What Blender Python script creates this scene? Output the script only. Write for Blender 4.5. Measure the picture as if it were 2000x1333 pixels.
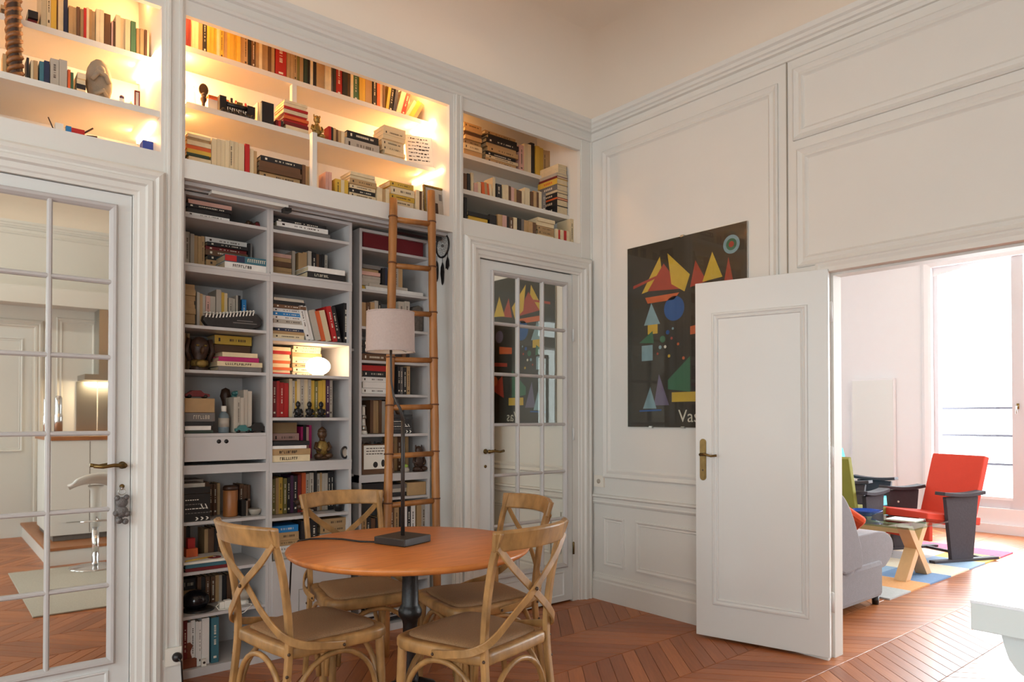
import bpy, bmesh, math, random
from mathutils import Vector, Matrix
from math import pi, sin, cos, radians
random.seed(11)
for o in list(bpy.data.objects): bpy.data.objects.remove(o)
SC=bpy.context.scene
# ---------------------------------------------------------------- camera
YAW=radians(50.260); PIT=radians(.726)
CAM=Vector((-3.62926,-3.48937,1.25))
fw=Vector((cos(YAW)*cos(PIT),sin(YAW)*cos(PIT),sin(PIT)))
rt=Vector((sin(YAW),-cos(YAW),0)); up=rt.cross(fw)
cd=bpy.data.cameras.new('camera'); cam=bpy.data.objects.new('camera',cd); SC.collection.objects.link(cam)
cam.matrix_world=Matrix(((rt.x,up.x,-fw.x,CAM.x),(rt.y,up.y,-fw.y,CAM.y),(rt.z,up.z,-fw.z,CAM.z),(0,0,0,1)))
cd.sensor_width=36; cd.lens=36*1389.36/2000; cd.shift_y=(800.13-666.5)/2000; cd.clip_start=.05
SC.camera=cam
# ---------------------------------------------------------------- world, exposure, daylight, added fill
W=bpy.data.worlds.new('sky'); SC.world=W; W.use_nodes=True
bg=W.node_tree.nodes['Background']; bg.inputs[0].default_value=(.90,.95,1,1); bg.inputs[1].default_value=3.0
SC.view_settings.view_transform='Standard'; SC.view_settings.look='None'
SC.view_settings.exposure=0.07; SC.view_settings.gamma=1; SC.view_settings.use_curve_mapping=False
def area(name,loc,direction,sx,sy,power,color=(1,1,1)):
    l=bpy.data.lights.new(name,'AREA'); l.shape='RECTANGLE'; l.size=sx; l.size_y=sy; l.energy=power; l.color=color
    o=bpy.data.objects.new(name,l); SC.collection.objects.link(o); o.location=loc
    o.rotation_euler=Vector(direction).to_track_quat('-Z','Y').to_euler(); return o
area('daylight_living_window',(6.0,-1.08,1.7),(-1,0,-.12),1.9,2.9,480,(.88,.94,1))
area('daylight_living_window',(6.0,-3.7,1.7),(-1,0,-.12),1.9,2.9,480,(.88,.94,1))  # added: extra daylight through the unseen second window
area('daylight_dining_window',(-7.25,-1.7,1.75),(1,0,-.1),1.5,2.5,62,(.87,.935,1))
area('daylight_dining_window',(-7.25,-3.9,1.75),(1,0,-.1),1.5,2.5,62,(.87,.935,1))
area('added_window_fill',(-5.3,-5.85,1.75),(0,1,-.05),1.5,2.5,82,(.90,.95,1))  # added fill at an invented window, lights the bookcase wall head-on
# ---------------------------------------------------------------- materials
def _n(nt,t,**k):
    n=nt.nodes.new(t)
    for a,b in k.items(): setattr(n,a,b)
    return n
def srgb(r,g,b):
    f=lambda c:(c/255/12.92) if c/255<=.04045 else ((c/255+.055)/1.055)**2.4
    return (f(r),f(g),f(b),1)
def mat(name,col,rough=.6,metal=0,var=.0,scale=8,bump=0,bscale=60,emit=0,ecol=None,coat=0,sheen=0,stretch=None,trans=0,objvar=0):
    m=bpy.data.materials.new(name); m.use_nodes=True; nt=m.node_tree; p=nt.nodes['Principled BSDF']
    c=srgb(*col) if max(col)>1.01 else tuple(col)+(1,)
    p.inputs['Base Color'].default_value=c; p.inputs['Roughness'].default_value=rough; p.inputs['Metallic'].default_value=metal
    if coat: p.inputs['Coat Weight'].default_value=coat; p.inputs['Coat Roughness'].default_value=.1
    if sheen: p.inputs['Sheen Weight'].default_value=sheen
    if emit: p.inputs['Emission Color'].default_value=(ecol or c[:3])+(1,) if ecol else c; p.inputs['Emission Strength'].default_value=emit
    tc=_n(nt,'ShaderNodeTexCoord'); mp=_n(nt,'ShaderNodeMapping'); nt.links.new(tc.outputs['Object'],mp.inputs[0])
    if stretch: mp.inputs['Scale'].default_value=stretch
    src=None
    if var or objvar:
        nz=_n(nt,'ShaderNodeTexNoise'); nz.inputs['Scale'].default_value=scale; nz.inputs['Detail'].default_value=4; nt.links.new(mp.outputs[0],nz.inputs['Vector'])
        mr=_n(nt,'ShaderNodeMapRange'); mr.inputs[1].default_value=.25; mr.inputs[2].default_value=.75; mr.inputs[3].default_value=1-var; mr.inputs[4].default_value=1+var*.6
        nt.links.new(nz.outputs['Fac'],mr.inputs[0])
        hs=_n(nt,'ShaderNodeHueSaturation'); hs.inputs['Color'].default_value=c
        val=mr.outputs[0]
        if objvar:
            oi=_n(nt,'ShaderNodeObjectInfo'); m2=_n(nt,'ShaderNodeMapRange'); m2.inputs[3].default_value=1-objvar; m2.inputs[4].default_value=1+objvar
            nt.links.new(oi.outputs['Random'],m2.inputs[0]); mu=_n(nt,'ShaderNodeMath',operation='MULTIPLY'); nt.links.new(mr.outputs[0],mu.inputs[0]); nt.links.new(m2.outputs[0],mu.inputs[1]); val=mu.outputs[0]
        nt.links.new(val,hs.inputs['Value']); nt.links.new(hs.outputs[0],p.inputs['Base Color'])
    if bump:
        nb=_n(nt,'ShaderNodeTexNoise'); nb.inputs['Scale'].default_value=bscale; nb.inputs['Detail'].default_value=3; nt.links.new(mp.outputs[0],nb.inputs['Vector'])
        b=_n(nt,'ShaderNodeBump'); b.inputs['Strength'].default_value=bump; b.inputs['Distance'].default_value=.004
        nt.links.new(nb.outputs['Fac'],b.inputs['Height']); nt.links.new(b.outputs[0],p.inputs['Normal'])
    return m
def glassmat(name,tint,tr=.92,rough=0.0):
    m=bpy.data.materials.new(name); m.use_nodes=True; nt=m.node_tree; out=nt.nodes['Material Output']; nt.nodes.remove(nt.nodes['Principled BSDF'])
    t=_n(nt,'ShaderNodeBsdfTransparent'); t.inputs[0].default_value=tuple(tint)+(1,); g=_n(nt,'ShaderNodeBsdfGlossy'); g.inputs['Roughness'].default_value=rough
    f=_n(nt,'ShaderNodeFresnel'); f.inputs[0].default_value=1.5; ge=_n(nt,'ShaderNodeNewGeometry'); iv=_n(nt,'ShaderNodeMath',operation='SUBTRACT'); iv.inputs[0].default_value=1; nt.links.new(ge.outputs['Backfacing'],iv.inputs[1]); fm=_n(nt,'ShaderNodeMath',operation='MULTIPLY'); nt.links.new(f.outputs[0],fm.inputs[0]); nt.links.new(iv.outputs[0],fm.inputs[1]); mx=_n(nt,'ShaderNodeMixShader'); nt.links.new(fm.outputs[0],mx.inputs[0]); nt.links.new(t.outputs[0],mx.inputs[1]); nt.links.new(g.outputs[0],mx.inputs[2]); nt.links.new(mx.outputs[0],out.inputs[0]); return m
WH=mat('white_paint',(223,221,215),.55,var=.025,scale=2,bump=.12,bscale=40)
CEIL=mat('ceiling_paint',(228,214,196),.8,var=.02,scale=1.5)
DOORW=mat('door_gloss_paint',(222,224,222),.35,var=.02,scale=3,bump=.08,bscale=30)
SHELFW=mat('shelf_white',(222,217,208),.5,var=.02,scale=3)
GREYW=mat('bookcase_grey_white',(192,188,186),.45,var=.02,scale=4)
LIVW=mat('living_room_paint',(232,231,234),.6,var=.01)
MIR=mat('mirror_silver',(238,238,230),.015,1)
BRASS=mat('aged_brass',(128,104,64),.38,1,var=.2,scale=40)
CHROME=mat('chrome',(225,225,228),.08,1)
STEEL=mat('brushed_steel',(180,178,172),.3,1)
BLACK=mat('black_paint',(22,20,20),.4,var=.1)
IRON=mat('cast_iron',(20,18,18),.42,bump=.3,bscale=120)
CHAIR=mat('bentwood_oak',(168,126,76),.4,var=.48,scale=22,stretch=(1,1,.5),bump=.15,bscale=50,objvar=.08)
CHAIRD=mat('bentwood_joint_dark',(70,48,30),.5,var=.3)
CANE=mat('woven_cane',(156,118,80),.65,var=.35,scale=260,bump=.9,bscale=420)
TABLE=mat('table_cherry_wood',(200,122,60),.34,var=.22,scale=7,stretch=(1,6,1),bump=.05,bscale=60)
BAMB=mat('ladder_wood',(166,110,56),.42,var=.3,scale=10,stretch=(2,2,.4),bump=.2,bscale=40)
BAMBD=mat('ladder_joint_dark',(98,56,24),.5)
SHADE=mat('linen_shade',(176,158,150),.85,var=.06,scale=120,bump=.4,bscale=300)
LAMPM=mat('lamp_iron',(44,38,34),.5,var=.2,bump=.3)
GLOBE=mat('opal_globe',(1,.93,.8),.4,emit=7,ecol=(1,.84,.62))
WINW=mat('window_frame_white',(206,202,206),.5)
LED=mat('warm_led_strip',(1,.85,.6),.4,emit=45,ecol=(1,.62,.30))
PAGES=mat('page_block',(206,186,150),.85,var=.12,scale=90)
CREAMP=mat('paper_white',(232,226,214),.8,var=.03)
GLASS=glassmat('clear_glass',(.96,.98,.97)); GLASSG=glassmat('green_table_glass',(.72,.86,.83))
PAL=dict(cr=(216,196,158),tn=(176,142,98),br=(98,66,42),rd=(176,30,28),dr=(110,22,24),bk=(28,26,28),gr=(110,104,100),wh=(226,222,216),nv=(34,42,70),bl=(34,120,180),gn=(70,110,78),og=(206,92,42),yl=(206,166,62),pk=(204,160,146),mg=(176,26,96),pu=(70,34,70),tl=(60,110,124),ol=(120,112,60),lg=(176,166,152),dg=(38,56,44))
CN=dict(cr='cream',tn='tan',br='brown',rd='red',dr='dark red',bk='black',gr='grey',wh='white',nv='navy',bl='blue',gn='green',og='orange',yl='yellow',pk='pale pink',mg='magenta',pu='purple',tl='teal',ol='olive',lg='pale grey',dg='dark green')
PM={k:mat('book_'+CN[k].replace(' ','_'),v,.55,var=.1,scale=30,objvar=.1) for k,v in PAL.items()}
INKD=mat('ink_dark',(60,44,36),.7); INKL=mat('ink_light',(225,215,195),.7)
def solid(name,c,r=.6,**k): return mat(name,c,r,**k)
# ---------------------------------------------------------------- mesh tools
class M:
    def __init__(s): s.v=[]; s.f=[]; s.m=[]; s.mats=[]; s.sm=[]
    def mi(s,m):
        if m not in s.mats: s.mats.append(m)
        return s.mats.index(m)
    def add(s,vs,fs,m,smooth=False,X=None):
        b=len(s.v); i=s.mi(m)
        for p in vs:
            p=Vector(p); s.v.append(X@p if X else p)
        for f in fs: s.f.append([b+k for k in f]); s.m.append(i); s.sm.append(smooth)
        return s
    def box(s,x0,x1,y0,y1,z0,z1,m,X=None):
        vs=[(x,y,z) for x in(x0,x1) for y in(y0,y1) for z in(z0,z1)]
        return s.add(vs,[(0,1,3,2),(4,6,7,5),(0,4,5,1),(2,3,7,6),(0,2,6,4),(1,5,7,3)],m,X=X)
    def prism(s,poly,h0,h1,m,map=lambda u,v,h:(u,v,h),smooth=False,X=None):
        n=len(poly); vs=[map(u,v,h0) for u,v in poly]+[map(u,v,h1) for u,v in poly]
        fs=[tuple(range(n-1,-1,-1)),tuple(range(n,2*n))]
        b=len(s.v); s.add(vs,fs,m,False,X)
        i=s.mi(m)
        for k in range(n): s.f.append([b+k,b+(k+1)%n,b+n+(k+1)%n,b+n+k]); s.m.append(i); s.sm.append(smooth)
        return s
    def lathe(s,prof,m,seg=24,c=(0,0,0),smooth=True,X=None,ax=(1,1)):
        vs=[];fs=[];n=len(prof)
        for k in range(seg):
            a=2*pi*k/seg
            for r,z in prof: vs.append((c[0]+r*cos(a)*ax[0],c[1]+r*sin(a)*ax[1],c[2]+z))
        for k in range(seg):
            for j in range(n-1):
                a=k*n+j; b=((k+1)%seg)*n+j; fs.append((a,b,b+1,a+1))
        if prof[0][0]>1e-5: fs.append(tuple(k*n for k in range(seg))[::-1])
        if prof[-1][0]>1e-5: fs.append(tuple(k*n+n-1 for k in range(seg)))
        return s.add(vs,fs,m,smooth,X)
    def ball(s,c,r,m,seg=20,rings=10,X=None):
        rx,ry,rz=(r,r,r) if not hasattr(r,'__len__') else r
        prof=[(sin(pi*j/rings),-cos(pi*j/rings)*rz) for j in range(rings+1)]
        return s.lathe(prof,m,seg,c,True,X,ax=(rx,ry))
    def tube(s,pts,r,m,seg=8,sq=None,closed=False,X=None,cap=True):
        P=[Vector(p) for p in pts]; n=len(P); rs=r if hasattr(r,'__len__') else [r]*n
        vs=[];fs=[]; nrm=None
        for i in range(n):
            if closed: t=(P[(i+1)%n]-P[i-1])
            else: t=P[min(i+1,n-1)]-P[max(i-1,0)]
            t=t.normalized() if t.length>1e-9 else Vector((0,0,1))
            if nrm is None:
                a=Vector((0,0,1)) if abs(t.z)<.9 else Vector((0,1,0)); nrm=(a-t*a.dot(t)).normalized()
            else:
                nrm=nrm-t*nrm.dot(t); nrm=nrm.normalized() if nrm.length>1e-6 else Vector((1,0,0))
            b=t.cross(nrm)
            for k in range(seg):
                a=2*pi*(k+.5)/seg; vs.append(P[i]+(nrm*cos(a)+b*sin(a)*(sq or 1))*rs[i])
        for i in range(n if closed else n-1):
            for k in range(seg):
                a=i*seg+k; b2=i*seg+(k+1)%seg; c=((i+1)%n)*seg+(k+1)%seg; d=((i+1)%n)*seg+k; fs.append((a,b2,c,d))
        if cap and not closed: fs+= [tuple(range(seg-1,-1,-1)),tuple((n-1)*seg+k for k in range(seg))]
        return s.add(vs,fs,m,seg>4,X)
    def band(s,pts,dirs,w,t,m,X=None):   # flat strip: width along dirs, thickness t
        P=[Vector(p) for p in pts]; n=len(P); vs=[]
        for i in range(n):
            tg=(P[min(i+1,n-1)]-P[max(i-1,0)]).normalized(); d=Vector(dirs[i] if isinstance(dirs,list) else dirs); d=(d-tg*d.dot(tg)).normalized(); nn=tg.cross(d)
            for a,b in((-1,-1),(1,-1),(1,1),(-1,1)): vs.append(P[i]+d*(a*w/2)+nn*(b*t/2))
        fs=[(3,2,1,0),tuple((n-1)*4+k for k in range(4))]
        for i in range(n-1):
            for k in range(4): a=i*4+k;b=i*4+(k+1)%4; fs.append((a,b,b+4,a+4))
        return s.add(vs,fs,m,False,X)
    def ring(s,u0,u1,v0,v1,prof,m,mp,openb=False):  # mitred moulding: prof=[(inset,height)..]
        n=len(prof); vs=[]
        for d,h in prof:
            vs+= [mp(u0+d,v0 if openb else v0+d,h),mp(u0+d,v1-d,h),mp(u1-d,v1-d,h),mp(u1-d,v0 if openb else v0+d,h)]
        fs=[]
        for i in range(n-1):
            for k in range(3 if openb else 4):
                a=i*4+k;b=i*4+(k+1)%4; fs.append((a,b,b+4,a+4))
        if openb: fs+=[tuple(i*4 for i in range(n)),tuple(i*4+3 for i in range(n))[::-1]]
        return s.add(vs,fs,m)
    def obj(s,name,parent=None,bevel=0,sub=0,smooth=False):
        me=bpy.data.meshes.new(name); me.from_pydata([tuple(p) for p in s.v],[],s.f)
        for m in s.mats: me.materials.append(m)
        me.polygons.foreach_set('material_index',s.m); me.polygons.foreach_set('use_smooth',[bool(a) or smooth for a in s.sm]); me.update()
        bm=bmesh.new(); bm.from_mesh(me); bmesh.ops.recalc_face_normals(bm,faces=bm.faces); bm.to_mesh(me); bm.free()
        o=bpy.data.objects.new(name,me); SC.collection.objects.link(o)
        if parent: o.parent=parent
        if bevel:
            b=o.modifiers.new('bevel','BEVEL'); b.width=bevel; b.segments=2; b.limit_method='ANGLE'; b.angle_limit=radians(40)
        if sub:
            b=o.modifiers.new('sub','SUBSURF'); b.levels=sub; b.render_levels=sub
        return o
def rebase(o,loc):   # put a top-level mesh's origin at its base
    loc=Vector(loc); o.data.transform(Matrix.Translation(-loc)); o.location=loc; return o
def tag(o,label,cat=None,group=None,kind=None):
    if label: o['label']=label
    if cat: o['category']=cat
    if group: o['group']=group
    if kind: o['kind']=kind
    return o
def thing(name,label,cat,loc=(0,0,0),rz=0,group=None):
    o=bpy.data.objects.new(name,None); SC.collection.objects.link(o); o.location=loc; o.rotation_euler=(0,0,rz); o.empty_display_size=.1
    return tag(o,label,cat,group)
def struct(o,label=None,cat=None): return tag(o,label,cat,kind='structure')
def copy_tree(r,loc,rz,label):
    c=r.copy(); SC.collection.objects.link(c); c.location=loc; c.rotation_euler=(0,0,rz); c['label']=label
    for ch in list(r.children):
        d=ch.copy(); SC.collection.objects.link(d); d.parent=c
        for g in list(ch.children):
            e=g.copy(); SC.collection.objects.link(e); e.parent=d
    return c
mapA=lambda u,v,h:(u,-h,v)
mapB=lambda u,v,h:(-h,u,v)
def cells(us,vs,holes):
    us=sorted(set(us)); vs=sorted(set(vs)); out=[]
    for i in range(len(us)-1):
        run=None
        for j in range(len(vs)-1):
            cu=(us[i]+us[i+1])/2; cv=(vs[j]+vs[j+1])/2
            inside=any(a<cu<b and c<cv<d for a,b,c,d in holes)
            if not inside:
                if run and abs(run[3]-vs[j])<1e-9: run[3]=vs[j+1]
                else: run=[us[i],us[i+1],vs[j],vs[j+1]]; out.append(run)
            else: run=None
    return out
# ---------------------------------------------------------------- room shell
RX0,RY0,ZC=-7.0,-5.6,3.66
NL=(-3.95,-2.80,2.46,3.125); NC=(-2.697,-1.214,2.455,3.125); NR=(-1.112,-.111,2.465,3.12)
BKO=(-2.70,-1.19,0,2.365); D1=(-3.775,-2.913,0,2.24); D2=(-.990,-.185,0,2.245)
H=[NL,NC,NR,BKO,D1,D2]
w=M()
for a,b,c,d in cells([RX0,0]+[q for h in H for q in h[:2]],[0,3.7]+[q for h in H for q in h[2:]],H):
    w.box(a,b,0,.03,c,d,WH)
w.box(RX0,.12,.62,.66,-.02,3.9,WH)  # added unseen slab behind the niches, blocks light leaking in from outside
wall_left=struct(w.obj('wall_left'),'white panelled wall holding the book niches and both mirrored doors','wall')
OPB=(-3.35,-1.686,0,2.018)
w=M()
for a,b,c,d in cells([RY0,.66,OPB[0],OPB[1]],[0,3.7,OPB[3]],[OPB]): w.box(0,.12,a,b,c,d,WH)
wall_right=struct(w.obj('wall_right'),'white wall with raised panels around the open doorway','wall')
WFH=(-6.05,-4.55,.5,3.0); w=M()
for a,b,c,d in cells([RX0-.1,.12,WFH[0],WFH[1]],[0,3.7,.5,3.0],[WFH]): w.box(a,b,RY0-.25,RY0,c,d,WH)
wall_front=struct(w.obj('wall_front'),'white kitchen end wall seen in the left mirrored door','wall')
WR=[(-4.65,-3.15,.5,3.0),(-2.45,-.95,.5,3.0)]
w=M()
for a,b,c,d in cells([RY0,.66]+[q for h in WR for q in h[:2]],[0,3.7,.5,3.0],WR): w.box(RX0-.25,RX0,a,b,c,d,WH)
wall_rear=struct(w.obj('wall_rear'),'white wall with two tall windows behind the camera','wall')
for i,(a,b,c,d) in enumerate(WR):
    e=M(); e.ring(a,b,c,d,[(.002,-.12),(.002,-.05),(.06,-.05),(.06,-.12),(.002,-.12)],DOORW,lambda u,v,h:(RX0+h,u,v))
    e.box(RX0-.12,RX0-.05,(a+b)/2-.045,(a+b)/2+.045,c+.03,d-.03,DOORW)
    for z in (1.1,1.75,2.4): e.box(RX0-.11,RX0-.07,a+.05,b-.05,z-.015,z+.015,DOORW)
    o=struct(e.obj(f'window_{i+3}'),('tall dining room window nearer the bookcase wall','tall dining room window nearer the kitchen')[1-i],'window')
    g=M(); g.box(RX0-.093,RX0-.088,a+.055,b-.055,c+.055,d-.055,GLASS); g.obj('window_pane',o)
e=M(); a,b,c,d=WFH; mpf=lambda u,v,h:(u,RY0+h,v); e.ring(a,b,c,d,[(.002,-.12),(.002,-.05),(.06,-.05),(.06,-.12),(.002,-.12)],DOORW,mpf); e.box((a+b)/2-.045,(a+b)/2+.045,RY0-.12,RY0-.05,c+.03,d-.03,DOORW)
o=struct(e.obj('window_5'),'added unseen window in the kitchen end wall, lets in fill light','window'); g=M(); g.box(a+.055,b-.055,RY0-.093,RY0-.088,c+.055,d-.055,GLASS); g.obj('window_pane',o)  # invented window, put in so light reaches the bookcase wall
# ceiling with cove, cornice
def room_ring(prof,m,x0=RX0,x1=0,y0=RY0,y1=0,cap=False):
    b=M(); vs=[];fs=[]
    for d,z in prof: vs+=[(x0+d,y0+d,z),(x1-d,y0+d,z),(x1-d,y1-d,z),(x0+d,y1-d,z)]
    for i in range(len(prof)-1):
        for k in range(4): p=i*4+k;q=i*4+(k+1)%4; fs.append((p,q,q+4,p+4))
    if cap: n=(len(prof)-1)*4; fs.append((n,n+1,n+2,n+3))
    b.add(vs,fs,m); 
    return b
prof=[(.055,3.335)]+[(.055+.36*(1-cos(t*pi/2/10)),3.335+.325*sin(t*pi/2/10)) for t in range(1,11)]
b=room_ring(prof,CEIL,cap=True)
for f in range(len(b.f)-1): b.sm[f]=True
b.box(RX0-.3,.15,RY0-.3,.7,3.70,3.78,CEIL)
ceiling=struct(b.obj('ceiling'),'plain cream ceiling curving down into the walls','ceiling')
b=room_ring([(0,3.195),(.012,3.198),(.016,3.210),(.012,3.222),(.003,3.226),(.003,3.256),(.02,3.262),(.024,3.275),(.034,3.282),(.038,3.300),(.05,3.310),(.055,3.335)],WH)
struct(b.obj('trim_1'),'narrow stepped cornice running under the ceiling cove','cornice')
# ---------------------------------------------------------------- parquet floors
PLK=bpy.data.materials.new('oak_plank'); PLK.use_nodes=True
def plankmat(m,rough):
    nt=m.node_tree; p=nt.nodes['Principled BSDF']; oi=_n(nt,'ShaderNodeObjectInfo'); at=_n(nt,'ShaderNodeAttribute'); at.attribute_name='rnd'
    ad=_n(nt,'ShaderNodeMath',operation='ADD'); nt.links.new(oi.outputs['Random'],ad.inputs[0]); nt.links.new(at.outputs['Fac'],ad.inputs[1])
    fr=_n(nt,'ShaderNodeMath',operation='FRACT'); nt.links.new(ad.outputs[0],fr.inputs[0])
    uv=_n(nt,'ShaderNodeTexCoord'); mp=_n(nt,'ShaderNodeMapping'); mp.inputs['Scale'].default_value=(3,45,1); nt.links.new(uv.outputs['UV'],mp.inputs[0])
    mu=_n(nt,'ShaderNodeMath',operation='MULTIPLY'); mu.inputs[1].default_value=53; nt.links.new(fr.outputs[0],mu.inputs[0]); cb=_n(nt,'ShaderNodeCombineXYZ'); 
    for k in range(3): nt.links.new(mu.outputs[0],cb.inputs[k])
    nt.links.new(cb.outputs[0],mp.inputs['Location'])
    nz=_n(nt,'ShaderNodeTexNoise'); nz.inputs['Scale'].default_value=1.6; nz.inputs['Detail'].default_value=6; nz.inputs['Roughness'].default_value=.6; nt.links.new(mp.outputs[0],nz.inputs['Vector'])
    cr=_n(nt,'ShaderNodeValToRGB'); e=cr.color_ramp.elements; e[0].position=.0; e[0].color=srgb(122,64,32); e[1].position=1; e[1].color=srgb(208,132,76)
    e2=cr.color_ramp.elements.new(.5); e2.color=srgb(168,98,52)
    m3=_n(nt,'ShaderNodeMath',operation='MULTIPLY'); m3.inputs[1].default_value=.42; nt.links.new(fr.outputs[0],m3.inputs[0])
    m4=_n(nt,'ShaderNodeMath',operation='MULTIPLY_ADD'); m4.inputs[1].default_value=.6; nt.links.new(nz.outputs['Fac'],m4.inputs[0]); nt.links.new(m3.outputs[0],m4.inputs[2])
    m5=_n(nt,'ShaderNodeMath',operation='SUBTRACT'); m5.inputs[1].default_value=.04; nt.links.new(m4.outputs[0],m5.inputs[0]); nt.links.new(m5.outputs[0],cr.inputs[0])
    nt.links.new(cr.outputs[0],p.inputs['Base Color']); p.inputs['Roughness'].default_value=rough
    bp=_n(nt,'ShaderNodeBump'); bp.inputs['Strength'].default_value=.15; bp.inputs['Distance'].default_value=.002; nt.links.new(nz.outputs['Fac'],bp.inputs['Height']); nt.links.new(bp.outputs[0],p.inputs['Normal'])
plankmat(PLK,.36)
GAP=mat('plank_gap',(52,30,18),.8)
f=M(); f.box(RX0-.3,5.9,RY0-.15,2.5,-.06,-.006,GAP); floor=struct(f.obj('floor'),'chevron oak parquet running through the doorway into the living room','floor')
BW=.411; SEAM0=-.942; PA=radians(50); PS=.100
def plank_mesh(sgn):
    sx=BW/math.tan(PA); g=.0012; me=bpy.data.meshes.new('plank'); q=.0025
    base=[(g,0+g),(PS-g,0+g),(PS-g+sgn*sx,BW-g),(g+sgn*sx,BW-g)]
    top=[(g+q,g+q),(PS-g-q,g+q),(PS-g-q+sgn*sx,BW-g-q),(g+q+sgn*sx,BW-g-q)]
    vs=[(x,y,-.008) for x,y in base]+[(x,y,-.0015) for x,y in base]+[(x,y,0) for x,y in top]
    fs=[(8,9,10,11)]+[(i,(i+1)%4,(i+1)%4+4,i+4) for i in range(4)]+[(i+4,(i+1)%4+4,(i+1)%4+8,i+8) for i in range(4)]
    return vs,fs
def plank_uv(me,sgn):
    uv=me.uv_layers.new(name='UVMap'); d=Vector((sgn*cos(PA),sin(PA))); n=Vector((-d.y,d.x))
    for l in me.loops:
        c=me.vertices[l.vertex_index].co; uv.data[l.index].uv=(c.x*d.x+c.y*d.y,c.x*n.x+c.y*n.y)
PMESH={}
for sgn in(1,-1):
    vs,fs=plank_mesh(sgn); me=bpy.data.meshes.new('plank'); me.from_pydata(vs,[],fs); me.materials.append(PLK); plank_uv(me,sgn); PMESH[sgn]=me
def lay(parent,x0,x1,y0,y1,single,skip=None):
    bv=[];bf=[];br=[];bu=[]; cnt=0
    k0=math.floor((y0-SEAM0)/BW); k1=math.ceil((y1-SEAM0)/BW)
    for k in range(k0,k1):
        ya=SEAM0+k*BW; sgn=1 if k%2 else -1
        # band below seam0 (k=-1): planks rise toward +x
        sx=BW/math.tan(PA)
        i0=math.floor((x0-abs(sx))/PS)
        x=i0*PS+(0 if sgn>0 else sx*0)
        off=0 if sgn>0 else sx
        while x<x1+sx:
            px=x+off; cx_=px+PS/2+sgn*sx/2; cy_=ya+BW/2
            if x0-.02<min(px,px+sgn*sx)+0 and max(px+PS,px+PS+sgn*sx)<x1+.02 or (x0<cx_<x1 and y0<cy_<y1):
                if skip and skip(cx_,cy_): x+=PS; continue
                if single(cx_,cy_) and cnt<296:
                    o=bpy.data.objects.new('plank',PMESH[sgn]); SC.collection.objects.link(o); o.parent=parent; o.location=(px,ya,0); cnt+=1
                else:
                    b=len(bv); vs,fs=plank_mesh(sgn); bv+=[(a+px,c+ya,z) for a,c,z in vs]; bf+=[[b+q for q in f] for f in fs]
                    r=random.random()*3; br+=[r]*len(vs)
                    d=Vector((sgn*cos(PA),sin(PA))); n=Vector((-d.y,d.x)); ox=random.random()*9; bu+=[(a*d.x+c*d.y+ox,a*n.x+c*n.y) for a,c,z in vs]
            x+=PS
    me=bpy.data.meshes.new('planks'); me.from_pydata(bv,[],bf); me.materials.append(PLK)
    at=me.attributes.new('rnd','FLOAT','POINT'); at.data.foreach_set('value',br)
    uv=me.uv_layers.new(name='UVMap')
    for l in me.loops: uv.data[l.index].uv=bu[l.vertex_index]
    o=bpy.data.objects.new('planks',me); SC.collection.objects.link(o); o.parent=parent; o['kind']='stuff'; return cnt
vis=lambda x,y:(-1.75<x<.0 and -1.75<y<-.0) or (-2.7<x<=-1.75 and -1.3<y<.1) or (0<=x<2.2 and -2.6<y<-1.3)
lay(floor,RX0,5.36,RY0,1.9,vis,skip=lambda x,y:y>.55 and x<.1)
# ---------------------------------------------------------------- casings and baseboards (trim)
CAS=[(0,0),(0,.018),(.012,.03),(.03,.036),(.042,.026),(.05,.026),(.056,.034),(.075,.034),(.082,.02),(.105,.018),(.112,.012),(.125,.010),(.125,0)]
b=M(); b.ring(-3.905,-2.785,0,2.365,CAS,WH,mapA,True); struct(b.obj('trim_2'),'moulded casing around the left mirrored door','door casing')
b=M(); b.ring(-1.112,-.013,0,2.362,[(d*.96,h) for d,h in CAS],WH,mapA,True); struct(b.obj('trim_3'),'moulded casing around the right mirrored door','door casing')
b=M()
for x0,x1 in((-2.785,-2.705),(-1.185,-1.120)):
    b.box(x0,x1,-.006,.0,0,3.2,WH); b.box(x0+.012,x0+.022,-.013,0,0,3.2,WH); b.box(x1-.02,x1-.008,-.011,0,0,3.2,WH)
b.box(-2.785,-2.70,-.012,0,0,.16,WH); b.box(-1.19,-1.112,-.016,0,0,.16,WH)
b.box(-.012,0,-.012,0,2.37,3.2,WH); b.box(-.10,-.0,-.004,0,2.37,3.2,WH)
struct(b.obj('trim_4'),'slim pilaster strips beside the bookcase opening','pilaster')
b=M(); b.box(RX0,-3.905,-.018,0,0,.145,WH); struct(b.obj('baseboard_left'),'short skirting left of the left mirrored door','skirting board')
def extr(prof,m,y0,y1,name):   # profile (height off wall, z) run along wall_right
    e=M(); vs=[mapB(y0,z,h) for h,z in prof]+[mapB(y1,z,h) for h,z in prof]; n=len(prof)
    e.add(vs,[(i,(i+1)%n,n+(i+1)%n,n+i) for i in range(n)]+[tuple(range(n)),tuple(range(2*n-1,n-1,-1))],m); return e.obj(name)
BP=[(0,0),(.022,0),(.022,.125),(.014,.135),(.018,.15),(.008,.165),(.006,.178),(0,.18)]
struct(extr(BP,WH,-1.70,0,'baseboard_right'),'tall white skirting under the wall panels by the corner','skirting board')
struct(extr(BP,WH,RY0,-3.38,'baseboard_right'),'tall white skirting beyond the doorway, out of view','skirting board')
RP=[(0,.655),(.010,.66),(.016,.672),(.010,.682),(.012,.700),(.024,.710),(.022,.722),(0,.726)]
struct(extr(RP,WH,-1.50,0,'trim_5'),'chair rail above the low panels by the corner','chair rail')
PMO=[(0,0),(0,.012),(.008,.018),(.018,.012),(.030,.006),(.040,.010),(.048,.012),(.056,.004),(.062,0)]
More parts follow.
